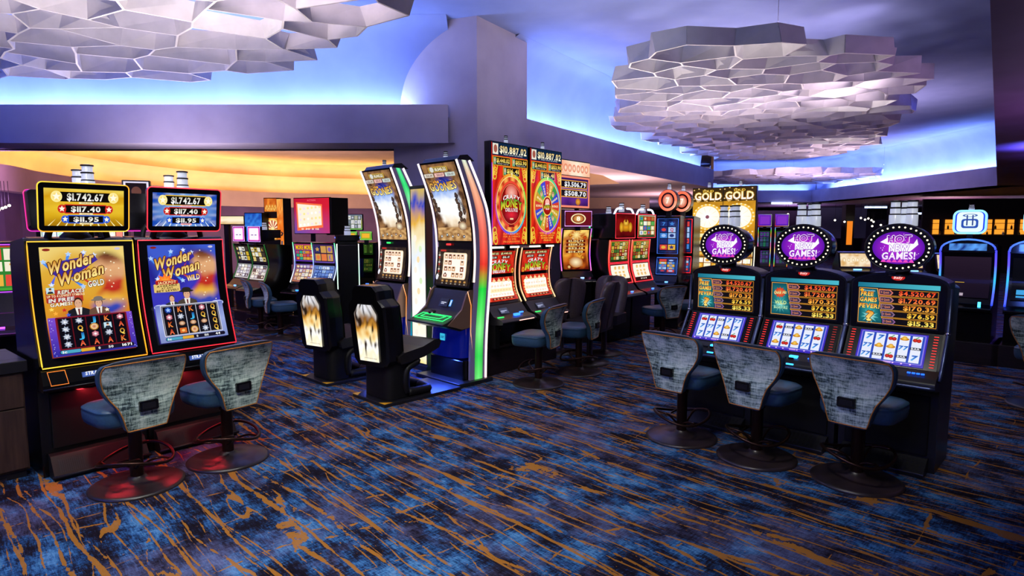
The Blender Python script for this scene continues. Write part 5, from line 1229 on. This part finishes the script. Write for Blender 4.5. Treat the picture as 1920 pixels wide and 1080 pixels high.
# blue machines at the right
def blue_machine(x,y,rz,label,lit):
    root=thing('slot_machine',label,'slot machine',(x,y,0),R(rz),'blue-edged arch-topped machines')
    g=G(); g.box(-.40,.40,.0,.75,0,.28); g.build('stand',DWOOD,root,bevel=.006)
    f=[(p[0],p[1]) for p in smooth([(-.02,.78,0),(.06,.92,0),(.11,1.1,0),(.10,1.3,0),(.04,1.48,0)],5)]
    g=G(); g.prism([(.08,.28),(.06,.66),(-.14,.70),(-.14,.74),(-.02,.78)]+[(a+.01,b) for a,b in f]+[(.12,1.56),(.55,1.52),(.6,.28)],-.30,.30); g.build('cabinet',BLACK,root,bevel=.015)
    for s_ in (-1,1): tubes('edge_light',root,[(s_*.295,a-.012,b) for a,b in f],.012,['3048ff','5060ff','30b0ff','6050ff','4040ff'])
    tubes('arch_light',root,[(-.29+.0,.03,1.47)]+[(.29*math.cos(a),.02,1.49+.13*math.sin(a)) for a in [PI-PI*i/12 for i in range(13)]],.011,['4050ff','5090ff','4050ff'])
    g=G(); g.yprism([(-.29,1.45),(.29,1.45)]+[(.29*math.cos(PI*i/12),1.49+.13*math.sin(PI*i/12)) for i in range(13)],.03,.35); g.build('arch_top',BLACK,root,bevel=.01)
    A=Art(.4,.09); A.grid(-.2,0,.2,.09,lambda a,b:mixc('0c1870','60a8ff',.5+nz(a*8,b*3,5)),10,2); A.build('arch_screen',lambda u,v,o:(u,.028-o,1.475+v),root)
    s=surf(off_path(sub_path(f,.86,1.40),.004))
    A=Art(.5,.55)
    if lit: A.rect(-.25,0,.25,.55,'08080e'); A.rect(-.2,.03,.2,.14,'40a0e0'); A.rr(-.1,.05,.1,.11,.02,'e0f4ff')
    else: A.grid(-.25,0,.25,.55,lambda a,b:mixc('120a18','241828',b),4,6); A.rect(-.12,.20,-.02,.215,'c8a030'); A.rect(-.2,.02,-.02,.06,'b0a0b0')
    A.build('main_screen',lambda u,v,o:s(u,min(v,s.len-1e-4),o),root)
    g=G(); g.box(.16,.19,-.10,-.08,.755,.82); g.build('play_button',glow('40c0ff',4),root)
    # shield topper
    g=G(); sh=rrect(-.17,1.70,.17,1.99,.07); g.yprism(sh,.05,.20); tq=g.build('shield_sign',pr('blue_acrylic','1830a0',.25,emit='1840ff',es=.8),root,bevel=.01)
    tubes('sign_edge_light',tq,[(a,.045,b) for a,b in sh],.014,'90e0ff',closed=True)
    A=Art(.3,.26); A.rr(-.14,0,.14,.26,.05,'e8fcff'); A.rr(-.09,.05,.09,.17,.03,'2850b0'); A.rr(-.065,.075,.065,.15,.02,'e8fcff'); 
    for k in (-.03,.03): A.rect(k-.008,.085,k+.008,.22,'304890')
    A.ring(0,.215,.08,.02,.3,'4868b0'); A.build('sign_face',lambda u,v,o:(u,.048-o,1.715+v),tq)
    g=G(); g.box(-.03,.03,.1,.15,1.6,1.72); g.build('sign_neck',MATTE,root); candle(root,0,.12,1.99,.03,.08); return root
blue_machine(5.93,8.0,-44,'blue-edged machine with a glowing shield sign, behind the rightmost oval-topped machine',0)
p=Vector((5.93,8.0))+vB*.72; blue_machine(p.x,p.y,-44,'blue-edged machine cut off by the right edge of the photo',1)
area('blue_kick_lamp',(6.2,7.2,1.5),(.5,.1),6,(.1,.2,1),(R(90),0,R(-44)))

# far left background machines
def mw(s): return lambda: art_tiles(.5,.42,['1c1c18','3a3020'],['c8a830','e0e0d8','403830','d8c070'],4,3,'101010',80+s)
def wt(s): return lambda: art_tiles(.5,.42,['d8d8d8','a0a0a0'],['f4f4f0','e0d8c8','b8b8c8','303040'],4,4,'202020',90+s)
white_top=lambda: (lambda A:(A.rr(-.2,0,.2,.5,.04,'ff50d0'),A.rr(-.17,.03,.17,.47,.03,'fff4ff'),A.rect(-.1,.2,-.02,.23,'704090'),A.rect(.03,.2,.1,.23,'704090'),A)[-1])(Art(.4,.5))
for k,(px,py) in enumerate(((-5.20,11.6),(-4.68,11.05))):
    upright(px,py,-38,['far slot machine with a small white-lit topper, left of its pair behind the red-bordered machine','far slot machine with a small white-lit topper, right of its pair behind the red-bordered machine'][k],.58,.2,.66,[(.06,.82),(.15,1.05),(.15,1.2),(.08,1.48)],((.84,1.10,wt(k)),(1.14,1.44,mw(k))),['206028','184820','206028'],((1.53,1.80,.40,.05,.05,white_top,'e0a0ff'),),.5,None,'far machines with white-lit toppers',detail=False,deck='60a0ff')
for k,(px,py) in enumerate(((-3.78,10.85),(-3.28,10.35))):
    upright(px,py,-32,['far slot machine with bronze lower picture, left one under the big red screen','far slot machine with blue lower picture, right one under the big red screen'][k],.60,.2,.64,[(.04,.80),(.14,1.05),(.15,1.25),(.12,1.52)],((.82,1.13,[lambda: art_tiles(.5,.42,['c87848','6a50b0'],['e8c890','c89060','b8a8d0','e8e0c8'],5,4,'4a3050',101),lambda: art_tiles(.5,.42,['5a70c0','8aa0e0'],['a8c8f0','6888d0','e0e8f8','4060b0'],5,5,'203060',102)][k]),(1.18,1.49,[lambda: art_tiles(.5,.42,['5a30b0','a83868'],['30a080','e0a030','2860b0','d04848'],5,3,'201040',103,'MORE MORE','ffc020',.38),lambda: art_tiles(.5,.42,['6a50b0','503070'],['c89850','e07840','8060b0','303060'],3,2,'2a1838',104)][k])),['ffffff','c8d8ff','8090ff','c0fff0','60f0a0'] ,(),.5,None,'far machines with white edge lights',detail=False,deck='3080ff')
def orange_wheel():
    A=Art(.5,1.5); A.grid(-.25,0,.25,1.5,cloud(['401008','e07818','ff9a30','c05010'],7,6,.7),8,14); A.rect(-.25,1.05,.25,1.2,'140808')
    for k in range(14): A.disc(-.2+.03*k,1.28+.04*math.sin(k*2),.035,.05,'ffd870',c1='d07018')
    A.disc(0,.80,.24,.24,'e8a030',c1='f8d070',n=30)
    for k in range(12):
        a=PI*k/12; A.poly([(0,.80),(.21*math.cos(a),.80+.20*math.sin(a)),(.21*math.cos(a+.2),.80+.20*math.sin(a+.2))],['b02840','fff0d0'][k%2])
    A.disc(0,.80,.05,.05,'ffe8a0'); A.rect(-.05,.1,.05,.72,'e8d0a0'); return A
# big red screen with a second box behind
def bigred():
    A=Art(1.0,.85); A.grid(-.5,0,.5,.85,lambda a,b:mixc(mixc('6050b0','c01030',b*1.3),'e02030',a*.6),10,8); A.poly([(-.42,.06),(-.44,.76),(.30,.70),(.32,.14)],'f87040'); A.poly([(-.38,.14),(-.40,.72),(.27,.66),(.28,.20)],'fff0d8'); A.L+=1; L=A.L; rnd=random.Random(2)
    for j in range(4):
        for i in range(6): A.disc(-.32+.11*i,.20+.13*j+.01*i,.03,.03,rnd.choice(['ffffff','f8d8a0','f0e0f0','ffe890']),L,n=10)
    A.text('0 30 5 12',-.3,.085,.2,.125,'ffe8d0'); A.text('ACTION',-.12,.78,.12,.82,'f06070'); return A
def sign_box(name,label,x,y,rz,w_,z0,z1,dp,fn,body=None,post=True,ec=None):
    o=thing(name,label,'sign',(x,y,0),R(rz)); g=G(); g.box(-w_/2,w_/2,0,dp,z0,z1); b=g.build('sign_box',body or MATTE,o,bevel=.006)
    if fn: A=fn(); k=(z1-z0-.03)/A.h; kw=(w_-.03)/A.w; A.build('sign_face',lambda u,v,o_:(u*kw,-.002-o_,z0+.015+v*k),b)
    if ec: tubes('edge_light',b,[(-w_/2,0,z0),(w_/2,0,z0),(w_/2,0,z1),(-w_/2,0,z1)],.008,ec,closed=True)
    if post: g=G(); g.box(-.05,.05,dp*.3,dp*.7,0,z0+.01); g.build('post',MATTE,o)
    return o
sign_box('display_screen','big tilted red screen with a white glowing panel, left of the tall curved machines',-3.86,11.9,-22,.87,1.66,2.36,.05,bigred)
sign_box('display_screen','back of a dark screen directly right of the big red screen',-3.38,12.0,38,.42,1.64,2.36,.08,None)
sign_box('display_screen','green-framed screen of small tiles left of the tall curved machines',-3.15,12.2,0,.40,1.73,2.05,.06,lambda: art_tiles(.4,.34,['70c060','c0b060','8090c0'],['c8c8d0','a8a890','e0e0e8','707888'],5,3,'506030',111))
sign_box('orange_wheel_sign','orange upright sign with a half wheel, beyond the red-bordered machine',-5.12,13.2,0,.36,1.0,2.42,.3,lambda: orange_wheel(),None,True)

sign_box('orange_side_sign','orange flecked upright panel right of the orange wheel sign',-4.88,13.0,-30,.22,1.0,2.40,.2,lambda: (lambda A:(A.grid(-.11,0,.11,1.4,cloud(['c05010','ff8a28','e06818','ffb050'],9,7,1),5,20),A)[-1])(Art(.22,1.4)))
sign_box('blue_display_box','glowing blue box sign left of the orange wheel sign',-5.45,13.0,-10,.42,1.2,2.10,.3,lambda: (lambda A:(A.grid(-.2,0,.2,.9,cloud(['0a2070','2060d0','3888e8','1848b0'],9,7,1),8,16),A)[-1])(Art(.4,.9)))
sign_box('lit_shelf_sign','pale lit canopy sign at the far left behind the red-bordered machine',-6.35,13.6,0,.9,1.85,2.05,.3,lambda: (lambda A:(A.grid(-.4,0,.4,.2,cloud(['d8b070','fff4d8','f0e0b0'],4,5,.6),8,4),A)[-1])(Art(.8,.2)))
back_machine(-4.78,12.3,165,'dark machine back behind the two distant stools',['204060','203050','204060'],['101018','181828','101018'],1.74,.5)
sign_box('framed_picture_sign','small white-framed screen above and between the two neon-bordered machines',-4.00,6.6,25,.26,2.06,2.27,.12,lambda: (lambda A:(A.rect(-.15,0,.15,.24,'e8e0f8'),A.rect(-.125,.02,.125,.22,'1a1018'),A.disc(0,.1,.06,.07,'6a4038'),A)[-1])(Art(.3,.24)),CHAR)
# green-lit small machines beside the tall curved ones
for k,(px,py) in enumerate(((-3.02,11.55),(-2.72,11.45))):
    upright(px,py,-10,['dim slot machine with a small green topper, left of its pair','dim slot machine with a small green topper, right of its pair'][k],.28,.2,.7,[(.05,.85),(.1,1.2),(.1,1.5)],((.95,1.2,lambda: art_tiles(.4,.3,['102008','204010'],['304818','203010','585820'],4,3,'081008',121)),(1.28,1.48,lambda: art_tiles(.4,.2,['184010','305818'],['406020','203010'],3,1,'081008',122))),None,((1.56,1.70,.22,.0,.06,lambda: art_tiles(.3,.2,['c0e830','e0f080'],['f0b030','f8f8a0'],1,1,'60a020',123),'90ff60'),),.4,None,'dim machines with green toppers',detail=False,deck='3060ff')
# purple machine at the left edge
upright(-5.22,6.15,35,'purple-edged slot machine cut off by the left edge of the photo',.62,.2,.72,[(.05,.9),(.14,1.1),(.15,1.3),(.1,1.62)],((1.12,1.58,lambda: art_tiles(.5,.45,['40a030','c04030'],['e8b040','e04838','60c050','f0e8d0'],3,3,'308030',131)),),['a040e0','d050ff','8040ff'],(),.5,None,None,detail=False,deck='a040ff',frame='c050ff')
area('violet_kick_lamp',(-4.9,5.9,.9),(.5,.1),8,(.6,.1,1),(R(60),0,R(35)))

# ------------------------------------------------ far bar at right
def console(x,y,rz,label,w_=.62):
    o=thing('video_table',label,'gaming table',(x,y,0),R(rz),'far video tables with bright tilted screens'); g=G(); g.box(-w_/2,w_/2,0,.6,0,.80); g.prism([(-.12,.80),(-.12,.84),(.10,.90),(.22,1.24),(.35,1.26),(.6,.95),(.6,.80)],-w_/2,w_/2); g.build('cabinet',BLACK,o,bevel=.01)
    A=Art(w_-.06,.30); A.grid(-(w_-.06)/2,0,(w_-.06)/2,.30,lambda a,b:mixc('fff4d8','d8a860',abs(nz(a*5,b*4,x))*1.4+.6*abs(b-.5)),12,8)
    for k in range(6): A.disc(-.22+.09*k,.15,.03,.05,'fffff0',c1='e0b870')
    s=surf([(.11,.93),(.215,1.225)]); A.build('screen',lambda u,v,o_:s(u,v,o_+.012),o)
    g=G(); g.box(-.08,.08,-.06,-.02,.865,.89); g.build('play_button',glow('70b0ff',3),o); return o
for k,(px,py,lb) in enumerate(((7.55,13.4,'far video table with bright screen, left of the rightmost oval sign'),(8.45,12.9,'far video table with bright screen, hidden in part by the rightmost oval sign'),(9.15,12.6,'far video table with bright screen, right of the rightmost oval sign'))): console(px,py,-12,lb,.66 if k!=1 else .5)
# back-bar shelving glowing amber
o=thing('back_bar_shelving','amber-lit back-bar shelving at the far right','shelving',(19.3,25,0),R(-10))
g=G(); g.box(-2.3,3.4,.3,.4,0,3.0); g.box(-2.3,3.4,-.3,.3,0,1.35); g.build('frame',DWOOD,o)
AMB=pr('amber_lit_panel','c88830',.5,emit='ffa030',es=1.1)
for k in range(11):
    g=G(); x_=-1.9+.46*k; g.box(x_,x_+ (.34 if k%3 else .22),.25,.29,1.55,2.15); g.build('lit_bay',AMB,o)
for k in range(3):
    g=G(); g.box(-2.0,3.2,-.0,.28,1.5+.24*k,1.52+.24*k); g.build('shelf',DWOOD,o)
rnd=random.Random(6)
for k in range(16):
    g=G(); h=rnd.uniform(.13,.19); g.lathe([(.035,0),(.035,h*.6),(.012,h*.75),(.012,h)],seg=8)
    b=g.build('bottle',[pr('amber_glass','6a3408',.15),pr('green_glass','183818',.15),pr('clear_glass','a8b0b0',.1)][k%3]); 
    c,s_=math.cos(R(-10)),math.sin(R(-10)); lx=-1.7+.29*k; b.location=(19.3+c*lx-s_*.1,25+s_*lx+c*.1,1.521+.24*(k%2)); tag(b,'small bottle standing on the amber-lit back-bar shelves','bottle','bottles on the far back-bar shelves')
# lit columns and wall panels
for k,(px,w_) in enumerate(((1590,.5),(1672,.35),(1697,.25))):
    X,Y=(px-960)/1150*34,34; o=thing('lit_column',['slim amber-lit column left of the rightmost oval sign','amber-lit column just right of the double white lamps','narrow amber-lit column, rightmost of the far columns'][k],'column',(X,Y,0),0)
    g=G(); g.box(-w_/2,w_/2,0,.4,0,3.1); g.build('shaft',DWOOD,o); g=G(); g.box(-w_*.3,w_*.3,-.02,0,.9,2.2); g.build('lit_face',pr('dim_amber','804010',.5,emit='ff8a20',es=[.9,.45,.35][k]),o)
g=G()
WALLP=noisy('lilac_panel','6a6484','7c7696',1,.7)
for k,(x0,x1,z0,z1,m) in enumerate(((14.0,18.2,0,2.9,DARKCEIL),(18.2,22,1.2,3.1,WALLP),(22,28,0,2.35,DARKCEIL),(28,41.5,0,2.9,WALLP))):
    g=G(); g.box(x0,x1,38+k*.3,38.2+k*.3,z0,z1); q=g.build('trim_%d'%(20+k),m); q['kind']='structure'
for k,(px,py_) in enumerate([(1470,404),(1474,402),(1562,413),(1580,416),(1610,409),(1618,412),(1624,410),(1630,413),(1634,416),(1877,398),(1876,405),(1876,412),(1632,424),(1648,422)]):
    Y=33; X=(px-960)/1150*Y; Z=1.75+(430-py_)/1150*Y
    o=thing('globe_lamp','small glowing globe lamp over the far bar','lamp',(X,Y,Z),0,'small globe lamps over the far bar')
    g=G(); g.lathe([(0,-.055),(.04,-.03),(.05,0),(.04,.03),(0,.055)],seg=10); g.build('globe',glow('fff0d8',5),o); g=G(); g.tube([(0,0,.04),(0,0,3.1-Z)],.006,seg=4); g.build('cord',MATTE,o)
for k,(px,py_) in enumerate([(5,394),(12,391),(18,389),(25,386)]):
    Y=11.5; X=(px-960)/1150*Y; Z=1.75+(430-py_)/1150*Y
    o=thing('globe_lamp','small glowing globe lamp in the row at the far left','lamp',(X,Y,Z),0,'globe lamps at the far left')
    g=G(); g.lathe([(0,-.026),(.02,-.016),(.026,0),(.02,.016),(0,.026)],seg=10); g.build('globe',glow('fff0d8',5),o); g=G(); g.tube([(0,0,.03),(0,0,2.64-Z)],.006,seg=4); g.build('cord',MATTE,o)

# bright machines glimpsed between the neon cabinets and their toppers
for k,px in enumerate((100,155,212)):
    Y=8.0; X=(px-960)/1150*Y
    upright(X,Y,28,['bright far machine glimpsed under the gold topper, leftmost','bright far machine glimpsed under the middle of the gold topper','bright far machine glimpsed between the gold and blue toppers'][k],.36,.2,.72,[(.05,.9),(.1,1.2),(.1,1.80)],((1.30,1.76,[lambda: art_tiles(.4,.4,['b0e0ff','ffffff','e0f0c0'],['ffffff','c0ffd0','e0f0ff'],3,3,'406080',141),lambda: art_tiles(.4,.4,['fff8d0','ffffff'],['ffffff','ffe8a0','d0ffb0'],3,3,'807840',142),lambda: art_tiles(.4,.4,['ffe0c0','ffffff'],['fff0d0','ff9080','ffffff'],3,3,'803020',143)][k]),),None,(),.4,None,'bright far machines behind the neon cabinets',detail=False,deck='60a0ff')
